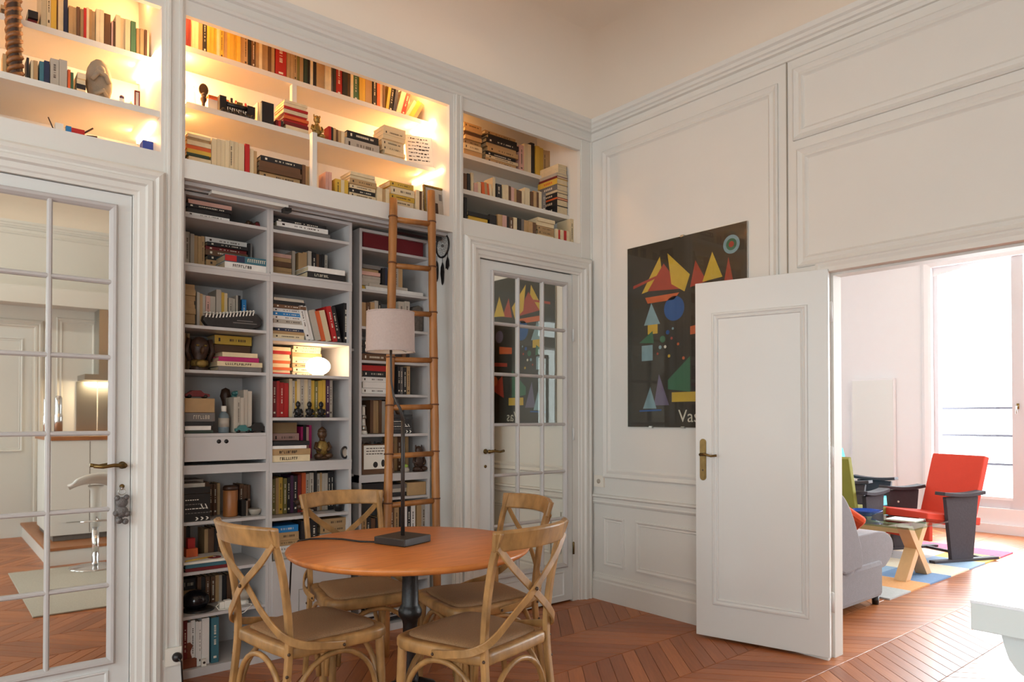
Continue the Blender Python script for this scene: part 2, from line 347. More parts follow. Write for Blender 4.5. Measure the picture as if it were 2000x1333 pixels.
PMS=[(0,0),(0,.010),(.010,.012),(.018,.004),(.024,.003),(.030,.006),(.034,0)]
for (a,b_,c,d,pm,lb) in [(-1.425,-.115,.842,3.10,PMO,'tall raised panel moulding behind the poster'),(-3.62,-1.515,2.752,3.145,PMO,'upper wide panel moulding above the doorway'),(-3.62,-1.535,2.06,2.70,PMO,'lower wide panel moulding above the doorway'),(-.302,-.116,.238,.574,PMS,'narrow low panel moulding beside the corner'),(-1.40,-.402,.238,.574,PMS,'wide low panel moulding behind the open door')]:
    e=M(); e.ring(a,b_,c,d,pm,WH,mapB); tag(e.obj('panel_moulding',wall_right),lb)
e=M(); e.box(-.006,0,-1.480,-1.474,0,3.2,solid('seam_shadow_gap',(150,142,130)));e.box(-.006,0,-2.02,-2.016,3.2,3.2,WH); e.obj('seam',wall_right)
b=M(); b.ring(OPB[0],OPB[1],0,OPB[3],[(-.05,0),(-.05,.012),(-.035,.016),(-.02,.010),(.003,.010),(.003,-.05),(.016,-.05),(.016,-.135),(-.03,-.135)],WH,mapB,True)
struct(b.obj('trim_6'),'slim white frame lining the open doorway','door frame')
# socket by the corner and by the pilaster
e=M(); e.box(-.014,0,-.125,-.035,.775,.855,CREAMP); e.obj; s_=e.obj('wall_socket'); rebase(s_,(0,-.08,.775)); tag(s_,'small white socket above the chair rail in the corner','socket')
e=M(); e.lathe([(.016,0),(.016,.003),(.006,.001)],PM['lg'],16,X=Matrix.Translation((-.014,-.08,.815))@Matrix.Rotation(-pi/2,4,'Y')); e2=e.obj('socket_hole',s_); e2.location=(0,.08,-.775)
s_=M(); s_.box(-2.775,-2.705,-.022,-.012,.13,.21,CREAMP); s_=s_.obj('wall_socket'); rebase(s_,(-2.74,-.012,.13)); tag(s_,'low white socket at the foot of the pilaster beside the bookcase','socket')
e=M(); e.lathe([(.02,0),(.022,.012),(.016,.028),(.0,.03)],BLACK,16,X=Matrix.Translation((-2.727,-.022,.168))@Matrix.Rotation(pi/2,4,'X')); e.tube([(-2.727,-.05,.168),(-2.715,-.055,.15),(-2.708,-.04,.09),(-2.70,-.03,.01),(-2.69,.02,.006)],.004,BLACK); pl_=e.obj('plug'); rebase(pl_,(-2.727,-.022,.168)); tag(pl_,'black plug with cable in the low socket by the pilaster','plug')
# ---------------------------------------------------------------- mirrored doors
def mirror_door(idx,x0,x1,gx0,gx1,gz0,gz1,hx,hdir,label,hingex):
    lf=M(); y0,y1=.0,.042; ztop=2.236
    for a,b_,c,d in((x0,gx0,.012,ztop),(gx1,x1,.012,ztop),(gx0,gx1,gz1,ztop),(gx0,gx1,.012,gz0)): lf.box(a,b_,y0+.006,y1,c,d,DOORW)
    lf.box(gx0,gx1,.03,.042,gz0,gz1,DOORW)
    lf.ring(gx0+.01,gx1-.01,.045,gz0-.04,[(0,0),(0,.006),(.008,.006),(.014,0),(.03,-.004)],DOORW,lambda u,v,h:(u,.006-h,v))
    o=struct(lf.obj(f'door_{idx}'),label,'door')
    fr=M(); fr.ring(gx0-.012,gx1+.012,gz0-.012,gz1+.012,[(0,-.006),(0,.010),(.006,.016),(.016,.014),(.026,.002),(.030,-.010)],GREYW,mapA); fr.obj('glazing_bead',o)
    nc,nr=3,6; cw=(gx1-gx0)/nc; rh=(gz1-gz0)/nr; b_=.010
    for i in range(1,nc):
        x=gx0+i*cw; e=M(); e.prism([(x-b_,.012),(x-b_,-.002),(x-.004,-.010),(x+.004,-.010),(x+b_,-.002),(x+b_,.012)],gz0+.01,gz1-.01,GREYW); e.obj('muntin',o)
    for j in range(1,nr):
        z=gz0+j*rh; e=M(); e.prism([(z-b_,.012),(z-b_,-.001),(z-.004,-.008),(z+.004,-.008),(z+b_,-.001),(z+b_,.012)],gx0+.01,gx1-.01,GREYW,lambda u,v,h:(h,v,u)); e.obj('muntin',o)
    for i in range(nc):
        for j in range(nr):
            e=M(); x=gx0+i*cw; z=gz0+j*rh; e.box(x+.004,x+cw-.004,.008,.014,z+.004,z+rh-.004,MIR); e.obj('mirror_pane',o)
    h=M(); h.lathe([(.016,0),(.016,.006),(.009,.010),(.009,.034),(.012,.036),(.012,.046),(0,.048)],BRASS,16,X=Matrix.Translation((hx,.006,1.045))@Matrix.Rotation(pi/2,4,'X'))
    h.tube([(hx,-.036,1.045),(hx+hdir*.04,-.040,1.048),(hx+hdir*.08,-.040,1.042),(hx+hdir*.115,-.034,1.047)],[.010,.008,.0075,.009],BRASS,10); h.obj('handle',o)
    k=M(); k.lathe([(.010,0),(.010,.003)],BRASS,12,X=Matrix.Translation((hx,.006,.952))@Matrix.Rotation(pi/2,4,'X')); k.obj('keyhole',o)
    for z in (.32,1.1,1.78):
        k=M(); k.lathe([(.007,0),(.007,.08),(.004,.084)],BRASS if z<1 else DOORW,10,c=(hingex,-.004,z)); k.obj('hinge',o)
    return o
d1=mirror_door(1,D1[0]+.003,D1[1]-.003,-3.695,-2.987,.20,2.172,-2.948,-1,'white mirrored door with square panes at the left, keys hanging in its lock',-3.77)
d2=mirror_door(2,D2[0]+.003,D2[1]-.003,-.888,-.252,.255,2.165,-.938,1,'white mirrored door with eighteen panes near the corner',-.183)
# keys with grey charm
t=thing('key_charm','grey metal charm and key ring hanging from the left mirrored door','key ring',(-2.955,-.02,.79))
e=M(); e.tube([(0,.008,.158),(0,-.012,.158),(0,-.014,.15)],.004,STEEL); e.tube([(.0+.014*sin(a*pi/6),-.012,.142+.014*cos(a*pi/6)) for a in range(12)],.0022,STEEL,6,closed=True); e.obj('ring',t)
e=M(); FUZ=mat('grey_charm',(112,108,106),.5,.3,var=.4,scale=90,bump=.8,bscale=160)
for x,z,r in[(0,.095,.024),(-.018,.115,.012),(.018,.117,.012),(0,.055,.026),(-.022,.05,.013),(.02,.045,.014),(-.010,.018,.015),(.014,.012,.013)]: e.ball((x,-.012,z),(r,.012,r),FUZ,12,8)
e.obj('charm',t)
# ---------------------------------------------------------------- open door leaf
LA=Vector((-.204,-1.019)); LD=Vector((.25208,-.96771)); LN=Vector((-.96771,-.25208)); 
mapL=lambda u,v,h:(LA.x+LD.x*u+LN.x*h,LA.y+LD.y*u+LN.y*h,v)
def lbox(b,u0,u1,v0,v1,h0,h1,m):
    vs=[mapL(u,v,h) for u in(u0,u1) for h in(h0,h1) for v in(v0,v1)]; b.add(vs,[(0,1,3,2),(4,6,7,5),(0,4,5,1),(2,3,7,6),(0,2,6,4),(1,5,7,3)],m)
b=M(); lbox(b,0,.714,.015,2.026,-.036,0,DOORW)
d3=struct(b.obj('door_3',bevel=.003),'white panelled door leaf standing open in front of the poster','door')
b=M(); b.ring(.097,.614,.199,1.848,[(0,0),(0,.004),(.004,.009),(.012,.010),(.018,.005),(.024,.003),(.030,.007),(.034,.006),(.038,0)],DOORW,mapL); b.obj('panel_moulding',d3)
b=M(); poly=[(.045+.0185*cos(a),1.115+.0185*sin(a)) for a in[i*pi/8 for i in range(9)]]+[(.045+.0185*cos(a),.915+.0185*sin(a)) for a in[pi+i*pi/8 for i in range(9)]]
b.prism(poly,0,.004,BRASS,mapL); b.prism([(.045+(u-.045)*.7,1.015+(v-1.015)*.9) for u,v in poly],.004,.007,BRASS,mapL); b.obj('lock_plate',d3)
b=M(); b.tube([mapL(.045,1.045,.0),mapL(.045,1.045,.045)],.009,BRASS,10); b.tube([mapL(.045,1.045,.042),mapL(.075,1.047,.05),mapL(.105,1.038,.046),mapL(.135,1.042,.034)],[.010,.007,.006,.007],BRASS,10); b.obj('handle',d3)
b=M(); b.prism([(.045+.004*cos(a),.955+.006*sin(a)) for a in[i*pi/5 for i in range(10)]],.004,.0078,INKD,mapL); b.obj('keyhole',d3)
for z in(.25,1.0,1.75):
    b=M(); b.lathe([(.008,0),(.008,.10),(.004,.106)],DOORW,10,c=mapL(.727,z,-.006)); b.obj('hinge',d3)
# ---------------------------------------------------------------- lit niches
LEDS=mat('soft_led_strip',(1,.85,.6),.4,emit=12,ecol=(1,.60,.27))
def niche(name,label,op,ztop,shelves,divs,leds,ceilz=3.385,yb=.45):
    x0,x1,z0,z1=op; b=M(); t=.02
    b.box(x0-t,x1+t,yb,yb+t,z0-.05,ceilz+t,SHELFW)
    b.box(x0-t,x0,.03,yb,z0-.05,ceilz,SHELFW); b.box(x1,x1+t,.03,yb,z0-.05,ceilz,SHELFW)
    b.box(x0-t,x1+t,.03,yb,z0-.05,z0-.01,SHELFW); b.box(x0-t,x1+t,.0301,yb,ceilz,ceilz+t,SHELFW)
    o=tag(b.obj(name),label,'built-in shelf')
    for (yf,zt) in shelves:
        e=M(); e.box(x0+.0005,x1-.0005,yf,yb-.0005,zt-.028,zt,SHELFW); e.obj('shelf',o)
    for (x,yf,za,zb_) in divs:
        e=M(); e.box(x-.013,x+.013,yf,yf+.035,za+.0005,zb_-.0005,SHELFW); e.obj('divider',o)
    for (x,yf,z,m,s) in leds:
        e=M(); e.box(x-.009,x+.009,yf,yb-.06,z-.014,z,m); l=e.obj('light_strip',o)
        a=area('niche_strip_light',(x+s*.012,(yf+yb)/2,z-.02),(s*.55,0,-1),.03,yb-yf-.1,LP*(1 if m is LED else .44),(1,.46,.14)); a.parent=o
    return o
LP=17
nl=niche('wall_niche','lit white niche of shelves above the left mirrored door',NL,0,[(.165,2.955),(.026,2.655)],[],[(NL[1]-.011,.02,2.925,LED,-1),(NL[1]-.011,.10,2.624,LEDS,-1),(NL[0]+.011,.02,2.925,LEDS,1),(NL[1]-.011,.03,3.37,LEDS,-1)])
LP=24
nc=niche('wall_niche','long lit white niche of shelves above the bookcase',NC,0,[(.235,3.10),(.15,2.785)],[(-2.075,.236,2.785,3.072),(-2.045,.04,2.445,2.757)],[(NC[1]-.011,.16,3.07,LED,-1),(NC[0]+.011,.16,3.07,LED,1),(NC[1]-.011,.06,2.755,LEDS,-1),(NC[0]+.011,.06,2.755,LEDS,1),(NC[0]+.011,.02,3.375,LEDS,1),(NC[1]-.011,.02,3.375,LEDS,-1)])
LP=7
LEDW=mat('dim_led_strip',(1,.85,.6),.4,emit=6,ecol=(1,.60,.27))
nr=niche('wall_niche','dim niche of shelves above the right mirrored door',NR,0,[(.292,2.995),(.108,2.685)],[],[(NR[0]+.011,.045,3.36,LEDW,1)])
# ---------------------------------------------------------------- bookcases
b=M(); b.box(BKO[0]-.02,BKO[0],.03,.6,0,2.39,WH); b.box(BKO[1],BKO[1]+.02,.03,.6,0,2.39,WH); b.box(BKO[0]-.02,BKO[1]+.02,.03,.62,2.37,2.39,WH); b.box(BKO[0]-.02,BKO[1]+.02,.58,.61,0,2.38,WH)
struct(b.obj('trim_7'),'white reveal lining the deep bookcase opening','reveal')
b=M(); b.box(BKO[0],BKO[1],.05,.075,2.350,2.368,GREYW); b.box(BKO[0],BKO[1],.10,.115,2.345,2.368,GREYW); b.box(-2.56,-2.18,.055,.11,2.335,2.35,SHELFW); b.box(-2.2,-2.165,.05,.10,2.315,2.335,BLACK); b.box(-1.55,-1.22,.07,.12,2.328,2.345,BLACK)
tag(b.obj('sliding_rail'),'sliding track fixed above the bookcases under the fascia','rail')
def bookcase(label,x0,x1,y0,y1,zt,shelves,thick,name='bookcase'):
    t=.016; o=M(); o.box(x0,x0+t,y0,y1,0,zt,GREYW); o.box(x1-t,x1,y0,y1,0,zt,GREYW); o.box(x0+t,x1-t,y1-.012,y1,0,zt,GREYW)
    o.box(x0+t,x1-t,y0,y1-.012,zt-.016,zt,GREYW); o.box(x0+t,x1-t,y0,y1-.012,0,.04,GREYW)
    r=tag(o.obj(name),label,'bookcase')
    for z in shelves:
        e=M(); e.box(x0+t+.0003,x1-t-.0003,y0+.002,y1-.0125,z-.015,z,GREYW); e.obj('shelf',r)
    for za,zb_ in thick:
        e=M(); e.box(x0-.0,x1+.0,y0-.003,y1-.0126,za,zb_,GREYW); e.box(x0,x1,y0-.006,y0,zb_-.012,zb_,GREYW); e.obj('cross_panel',r)
    return r
bk1=bookcase('white left bookcase with a small drawer and open shelves',-2.672,-2.2435,.14,.51,2.348,[2.238,1.703,1.486,1.176,.748,.508,.296],[(1.960,2.001),(.979,1.022)])
e=M(); e.box(-2.655,-2.259,.137,.155,1.040,1.160,GREYW); dr=e.obj('drawer_front',bk1,bevel=.002)
for x in(-2.496,-2.460):
    e=M(); e.lathe([(.0105,0),(.0105,.0012)],BLACK,18,X=Matrix.Translation((x,.1368,1.136))@Matrix.Rotation(pi/2,4,'X')); e.obj('finger_hole',dr)
bk2=bookcase('white middle bookcase with the globe lamp and a low cupboard',-2.2425,-1.778,.14,.51,2.348,[2.236,1.670,1.483,1.254,.731],[(1.960,2.008),(.968,1.021)])
e=M(); e.box(-2.226,-1.794,.137,.153,.045,.508,GREYW); e.box(-2.226,-1.794,.153,.49,.49,.508,GREYW); cp=e.obj('cupboard_door',bk2,bevel=.002)
e=M(); e.ring(-2.085,-1.82,.075,.345,[(0,0),(.001,.0012),(.004,.0012),(.005,0)],mat('groove_grey',(150,146,140)),lambda u,v,h:(u,.137-h,v)); e.obj('inset_line',cp)
bk3=bookcase('white recessed bookcase standing behind the ladder',-1.700,-1.218,.20,.56,2.345,[2.240,1.998,1.781,1.586,1.393,1.158,.782,.48,.285],[(.880,.924)])
b=M(); 
for z in(1.64,.915,.45): b.box(-1.776,-1.702,.26,.56,z,z+.014,GREYW)
b.box(-1.776,-1.702,.55,.56,0.0,2.34,GREYW); b.box(-1.776,-1.702,.26,.56,0,.02,GREYW); tag(b.obj('narrow_shelf_unit'),'narrow dark gap of shelves between the middle and recessed bookcases','shelf unit')
for (z0,z1,lb) in((1.655,1.97,'tall black box edge in the upper part of the narrow gap'),(.93,1.36,'black folder edge in the lower part of the narrow gap'),(.465,.88,'dark folder low in the narrow gap')):
    b=M(); b.box(-1.765,-1.712,.265,.45,z0,z1,BLACK); b.box(-1.763,-1.714,.263,.265,z0+.02,z1-.02,PM['bk']); o=b.obj('folder',bevel=.002); rebase(o,(-1.738,.35,z0)); tag(o,lb,'folder')
BOOKS=[
 ('UL1',2.955,'upper shelf of the lit left niche',[["k",-3.3639,0.0358,0.2004,0.13,0.0163,"tn",0.0362,0,3],["k",-3.3641,0.0318,0.2009,0.13,0.0173,"br",0.0183,1,3],["k",-3.3634,0.0345,0.1843,0.13,0.0178,"br",0.0,2,3],["k",-3.2688,0.0359,0.1823,0.13,0.0305,"bk",0.0276,0,2],["k",-3.2698,0.0344,0.2003,0.13,0.0268,"dr",0.0,1,2],["s",-3.2296,0.02,0.1914,0.15,0.2631,"cr",0],["s",-3.2117,0.0143,0.184,0.15,0.2629,"cr",0],["s",-3.1936,0.0203,0.1865,0.15,0.2775,"yl",0],["s",-3.1795,0.0066,0.1955,0.15,0.2566,"br",0],["s",-3.1709,0.0099,0.1921,0.15,0.2613,"cr",0],["s",-3.1609,0.0094,0.1953,0.15,0.255,"cr",0],["s",-3.147,0.0154,0.1956,0.15,0.25,"nv",0],["s",-3.1284,0.0165,0.1857,0.09,0.1328,"tn",0],["s",-3.1135,0.0122,0.1876,0.09,0.1327,"tn",0],["s",-3.1006,0.0126,0.184,0.095,0.139,"br",0],["s",-3.0856,0.0122,0.1898,0.093,0.1371,"tn",0],["s",-3.0739,0.0102,0.1847,0.098,0.144,"rd",0],["s",-3.0634,0.01,0.1843,0.102,0.1497,"cr",0],["s",-3.0513,0.0131,0.1941,0.102,0.1503,"tn",0],["s",-3.0388,0.0111,0.1935,0.099,0.1453,"tn",0],["s",-3.0235,0.0145,0.1841,0.107,0.157,"cr",0],["s",-3.0075,0.0162,0.1846,0.108,0.159,"cr",0],["s",-2.9835,0.0259,0.1955,0.105,0.155,"br",0],["s",-2.9636,0.0065,0.1952,0.087,0.128,"pk",0],["s",-2.9556,0.0088,0.1953,0.088,0.13,"br",0],["s",-2.9414,0.0185,0.1853,0.109,0.1604,"cr",0],["s",-2.922,0.0186,0.1936,0.107,0.1567,"cr",0],["s",-2.9017,0.0205,0.1844,0.105,0.1545,"cr",0],["s",-2.878,0.0211,0.1851,0.105,0.154,"gn",0],["s",-2.8558,0.0138,0.195,0.09,0.132,"tn",0],["s",-2.8403,0.016,0.1881,0.09,0.133,"tn",0],["s",-2.8245,0.0105,0.1877,0.091,0.134,"br",0],["s",-2.8145,0.0087,0.1878,0.086,0.126,"cr",0]]),
 ('UL2',2.655,'middle shelf of the lit left niche',[["s",-3.3743,0.0129,0.0958,0.069,0.102,"tn",0],["s",-3.3613,0.0121,0.1023,0.071,0.104,"tn",0],["s",-3.2945,0.0086,0.0959,0.076,0.112,"bk",0],["s",-3.2793,0.009,0.1004,0.073,0.108,"cr",0],["s",-3.2668,0.015,0.0989,0.074,0.109,"tn",0],["s",-3.2449,0.0155,0.1039,0.078,0.115,"tl",0],["s",-3.2269,0.019,0.0995,0.082,0.121,"nv",0],["s",-3.199,0.0307,0.0947,0.093,0.137,"lg",0],["s",-3.168,0.0288,0.0944,0.097,0.143,"lg",0],["s",-3.1457,0.0101,0.0956,0.073,0.108,"og",0],["s",-3.1342,0.012,0.1028,0.069,0.102,"gn",0],["k",-3.0983,0.0314,0.0979,0.13,0.0254,"cr",0.0838,0,5],["k",-3.0984,0.0327,0.109,0.13,0.0219,"cr",0.0613,1,5],["k",-3.0995,0.0349,0.1018,0.13,0.0236,"bk",0.037,2,5],["k",-3.0995,0.0339,0.0978,0.13,0.0161,"cr",0.0203,3,5],["k",-3.1004,0.0325,0.0995,0.13,0.0197,"rd",0.0,4,5]]),
 ('UC1',3.1,'top shelf of the lit centre niche',[["s",-2.6167,0.0101,0.2715,0.122,0.18,"dr",0],["s",-2.6062,0.01,0.27,0.122,0.18,"dr",0],["s",-2.5909,0.0194,0.2744,0.114,0.1674,"cr",0],["s",-2.5721,0.0166,0.2734,0.11,0.1624,"cr",0],["s",-2.5537,0.0187,0.2723,0.114,0.1673,"tn",0],["s",-2.533,0.0173,0.2731,0.136,0.2,"bk",0],["s",-2.5145,0.0144,0.2706,0.117,0.1722,"yl",0],["s",-2.4981,0.0172,0.2721,0.119,0.1753,"yl",0],["s",-2.482,0.0137,0.2738,0.121,0.178,"yl",0],["s",-2.4669,0.0154,0.2736,0.123,0.1804,"cr",0],["s",-2.4496,0.0177,0.2717,0.12,0.1766,"yl",0],["s",-2.4315,0.0171,0.2739,0.123,0.1816,"tn",0],["s",-2.4154,0.0138,0.2741,0.12,0.1766,"yl",0],["s",-2.3983,0.0192,0.2723,0.125,0.1833,"yl",0],["s",-2.3796,0.0167,0.2755,0.126,0.1847,"yl",0],["s",-2.3624,0.0162,0.2704,0.122,0.1788,"yl",0],["s",-2.3464,0.0146,0.2752,0.136,0.2,"tn",0],["s",-2.3279,0.021,0.2697,0.136,0.2,"tn",0],["s",-2.3053,0.0167,0.2728,0.129,0.19,"bk",0],["s",-2.2878,0.0169,0.2661,0.129,0.19,"br",0],["s",-2.2669,0.0175,0.2726,0.119,0.1754,"tn",0],["s",-2.2496,0.0158,0.2659,0.114,0.1677,"cr",0],["s",-2.2327,0.0165,0.2718,0.118,0.173,"tn",0],["s",-2.2166,0.0145,0.2722,0.116,0.1702,"tn",0],["s",-2.2006,0.0162,0.2645,0.119,0.1753,"br",0],["s",-2.1831,0.0174,0.2667,0.118,0.1733,"tn",0],["s",-2.1395,0.0605,0.2656,0.143,0.21,"rd",0],["s",-2.0961,0.0189,0.2713,0.124,0.1818,"tn",0],["s",-2.0772,0.0174,0.2669,0.125,0.1845,"tn",0],["s",-2.059,0.0175,0.264,0.128,0.1887,"tn",0],["s",-2.0417,0.0158,0.2673,0.124,0.1821,"ol",0],["s",-2.0227,0.0206,0.2654,0.124,0.1822,"tn",0],["s",-1.999,0.0193,0.2644,0.116,0.17,"dg",0],["s",-1.981,0.0153,0.2714,0.116,0.17,"bk",0],["s",-1.9622,0.015,0.2681,0.116,0.17,"cr",0],["s",-1.9442,0.0196,0.271,0.116,0.17,"bk",0],["s",-1.9244,0.0185,0.2657,0.117,0.1721,"tn",0],["s",-1.9056,0.0174,0.2708,0.119,0.1749,"tn",0],["s",-1.8892,0.0142,0.2756,0.122,0.1795,"tn",0],["s",-1.8727,0.0174,0.2682,0.119,0.1751,"cr",0],["s",-1.8553,0.016,0.264,0.121,0.1787,"cr",0],["s",-1.8379,0.0116,0.2714,0.136,0.2,"gr",0],["s",-1.8239,0.0152,0.2657,0.136,0.2,"bk",0],["s",-1.7935,0.0374,0.2747,0.129,0.19,"rd",0],["s",-1.758,0.0307,0.2692,0.129,0.19,"bk",0],["s",-1.7309,0.0155,0.2757,0.116,0.17,"br",0],["s",-1.7144,0.0162,0.2686,0.116,0.17,"cr",0],["s",-1.6865,0.0317,0.275,0.122,0.18,"gn",0],["s",-1.6564,0.0203,0.2678,0.13,0.1918,"yl",0],["s",-1.6371,0.0168,0.2699,0.136,0.1998,"yl",0],["s",-1.6157,0.0243,0.2697,0.129,0.19,"tn",0],["s",-1.593,0.0193,0.2715,0.128,0.1877,"tn",0],["s",-1.568,0.023,0.2675,0.122,0.18,"bk",0],["s",-1.5417,0.0198,0.2673,0.118,0.1741,"og",0],["s",-1.5208,0.0202,0.2734,0.122,0.1792,"cr",0],["s",-1.5036,0.0127,0.2672,0.116,0.1705,"br",0],["s",-1.4838,0.0177,0.2697,0.119,0.1751,"yl",8],["s",-1.4603,0.0274,0.2712,0.119,0.1755,"bk",8],["s",-1.436,0.0193,0.2654,0.12,0.1768,"nv",8],["s",-1.4059,0.0328,0.2704,0.116,0.17,"cr",16],["s",-1.3754,0.0257,0.268,0.116,0.17,"rd",16],["s",-1.3461,0.0228,0.2729,0.097,0.1433,"cr",30],["s",-1.3207,0.026,0.2644,0.099,0.1457,"yl",30],["s",-1.2941,0.0251,0.2695,0.097,0.1422,"tn",30]]),
 ('UC2',2.785,'middle shelf of the lit centre niche',[["s",-2.2877,0.0101,0.1905,0.076,0.112,"cr",0],["s",-2.2772,0.01,0.1842,0.076,0.112,"cr",0],["s",-2.239,0.0634,0.1891,0.086,0.126,"bk",0],["s",-2.1872,0.0112,0.1949,0.033,0.0492,"dr",0],["s",-2.1752,0.0119,0.1887,0.032,0.0469,"rd",0],["s",-2.163,0.0115,0.1864,0.032,0.0465,"bk",0],["k",-2.0846,0.1294,0.192,0.13,0.0146,"cr",0.156,0,10],["k",-2.0888,0.1269,0.1937,0.13,0.0192,"cr",0.1362,1,10],["k",-2.0863,0.1349,0.1866,0.13,0.0125,"rd",0.1232,2,10],["k",-2.0841,0.135,0.1953,0.13,0.0193,"cr",0.1033,3,10],["k",-2.0814,0.1219,0.2016,0.13,0.0181,"rd",0.0847,4,10],["k",-2.085,0.138,0.183,0.13,0.0158,"og",0.0685,5,10],["k",-2.0857,0.1354,0.1949,0.13,0.0145,"rd",0.0536,6,10],["k",-2.0848,0.1372,0.1847,0.13,0.0188,"dr",0.0342,7,10],["k",-2.0801,0.1263,0.185,0.13,0.0199,"cr",0.0136,8,10],["k",-2.0856,0.1316,0.1852,0.13,0.0132,"cr",0.0,9,10],["s",-1.8911,0.0152,0.1853,0.061,0.09,"rd",0],["s",-1.8776,0.0107,0.1886,0.062,0.091,"bk",0],["s",-1.8618,0.0138,0.1856,0.06,0.0882,"tn",0],["s",-1.8475,0.0136,0.1878,0.057,0.0839,"br",0],["s",-1.8307,0.0186,0.1899,0.057,0.0833,"tn",0],["s",-1.8105,0.0202,0.1885,0.057,0.0836,"cr",0],["k",-1.683,0.1994,0.1921,0.14,0.0404,"bk",0.0604,0,2],["k",-1.6859,0.2196,0.1944,0.154,0.0586,"lg",0.0,1,2],["k",-1.4777,0.1452,0.1856,0.13,0.0247,"cr",0.1665,0,7],["k",-1.4797,0.1516,0.1837,0.13,0.0291,"cr",0.1365,1,7],["k",-1.4831,0.1507,0.1845,0.13,0.0246,"cr",0.1111,2,7],["k",-1.4825,0.1494,0.1995,0.13,0.0321,"cr",0.078,3,7],["k",-1.4822,0.1472,0.1979,0.13,0.0286,"cr",0.0485,4,7],["k",-1.4764,0.1387,0.1831,0.13,0.0228,"cr",0.025,5,7],["k",-1.4733,0.141,0.1956,0.13,0.0243,"cr",0.0,6,7]]),
 ('UC3',2.45,'bottom of the lit centre niche',[["k",-2.612,0.1049,0.079,0.13,0.0147,"cr",0.1418,0,9],["k",-2.6161,0.1056,0.0886,0.13,0.0137,"tn",0.1277,1,9],["k",-2.6115,0.1092,0.0807,0.13,0.0217,"cr",0.1054,2,9],["k",-2.613,0.112,0.0839,0.13,0.0188,"og",0.086,3,9],["k",-2.6116,0.1082,0.0799,0.13,0.0203,"yl",0.0651,4,9],["k",-2.6188,0.1016,0.076,0.13,0.0139,"dg",0.0507,5,9],["k",-2.6079,0.1009,0.0816,0.13,0.0184,"cr",0.0317,6,9],["k",-2.6146,0.1107,0.0814,0.13,0.0159,"cr",0.0153,7,9],["k",-2.6128,0.1125,0.0806,0.13,0.0148,"bk",0.0,8,9],["s",-2.544,0.023,0.077,0.108,0.159,"cr",0],["s",-2.5225,0.0184,0.0759,0.109,0.1608,"cr",0],["s",-2.5029,0.0191,0.0768,0.11,0.1612,"cr",0],["s",-2.483,0.0191,0.0744,0.111,0.1638,"cr",0],["s",-2.4617,0.0219,0.0784,0.115,0.1694,"cr",0],["s",-2.4388,0.022,0.0823,0.116,0.1699,"cr",0],["s",-2.4127,0.0282,0.0797,0.114,0.1671,"cr",0],["s",-2.3845,0.0221,0.0754,0.116,0.171,"rd",0],["s",-2.3601,0.019,0.0821,0.105,0.154,"cr",0],["s",-2.3421,0.0155,0.0828,0.101,0.148,"tn",0],["k",-2.2065,0.2181,0.0793,0.153,0.0266,"bk",0.1076,0,5],["k",-2.2151,0.2156,0.0777,0.151,0.0273,"br",0.0795,1,5],["k",-2.2129,0.2275,0.0753,0.159,0.0242,"br",0.0545,2,5],["k",-2.2108,0.2136,0.0908,0.15,0.0278,"tn",0.0259,3,5],["k",-2.2152,0.225,0.0915,0.158,0.0251,"tn",-0.0,4,5],["s",-2.0884,0.0165,0.0745,0.091,0.1342,"br",0],["s",-2.0709,0.0172,0.0859,0.092,0.1346,"tn",0],["s",-2.0485,0.0258,0.0782,0.091,0.1334,"tn",0],["s",-1.9537,0.016,0.0848,0.088,0.13,"pk",0],["s",-1.9372,0.0157,0.0799,0.088,0.13,"pk",0],["s",-1.8926,0.0315,0.0788,0.07,0.1027,"yl",0],["s",-1.8661,0.0194,0.0771,0.07,0.1028,"cr",0],["s",-1.8445,0.022,0.0777,0.072,0.1054,"yl",0],["k",-1.7464,0.1495,0.0742,0.13,0.0183,"cr",0.1441,0,7],["k",-1.7391,0.1588,0.084,0.13,0.0181,"cr",0.1255,1,7],["k",-1.7438,0.1651,0.0723,0.13,0.0302,"tn",0.0943,2,7],["k",-1.7431,0.1587,0.0834,0.13,0.02,"cr",0.0738,3,7],["k",-1.7414,0.1554,0.0865,0.13,0.0242,"bk",0.0488,4,7],["k",-1.7433,0.1662,0.081,0.13,0.0228,"cr",0.0253,5,7],["k",-1.744,0.1645,0.0743,0.13,0.0245,"yl",0.0,6,7],["s",-1.6471,0.0171,0.0756,0.074,0.1085,"cr",0],["s",-1.6305,0.0148,0.0769,0.072,0.1064,"cr",0],["s",-1.6115,0.0218,0.0791,0.072,0.1061,"tn",0],["s",-1.5886,0.0222,0.0769,0.075,0.1097,"cr",0],["k",-1.4927,0.1581,0.0804,0.13,0.0283,"yl",0.1368,0,5],["k",-1.4839,0.1569,0.0831,0.13,0.041,"cr",0.0946,1,5],["k",-1.4872,0.1689,0.0872,0.13,0.028,"yl",0.0657,2,5],["k",-1.488,0.1623,0.0883,0.13,0.031,"cr",0.0337,3,5],["k",-1.4843,0.1639,0.0866,0.13,0.0327,"tn",0.0,4,5],["s",-1.3869,0.0213,0.0748,0.099,0.1456,"cr",0],["s",-1.367,0.0169,0.0772,0.098,0.1438,"br",0],["s",-1.3465,0.0225,0.0774,0.1,0.1469,"cr",0],["s",-1.3254,0.018,0.0832,0.094,0.1383,"bk",0]]),
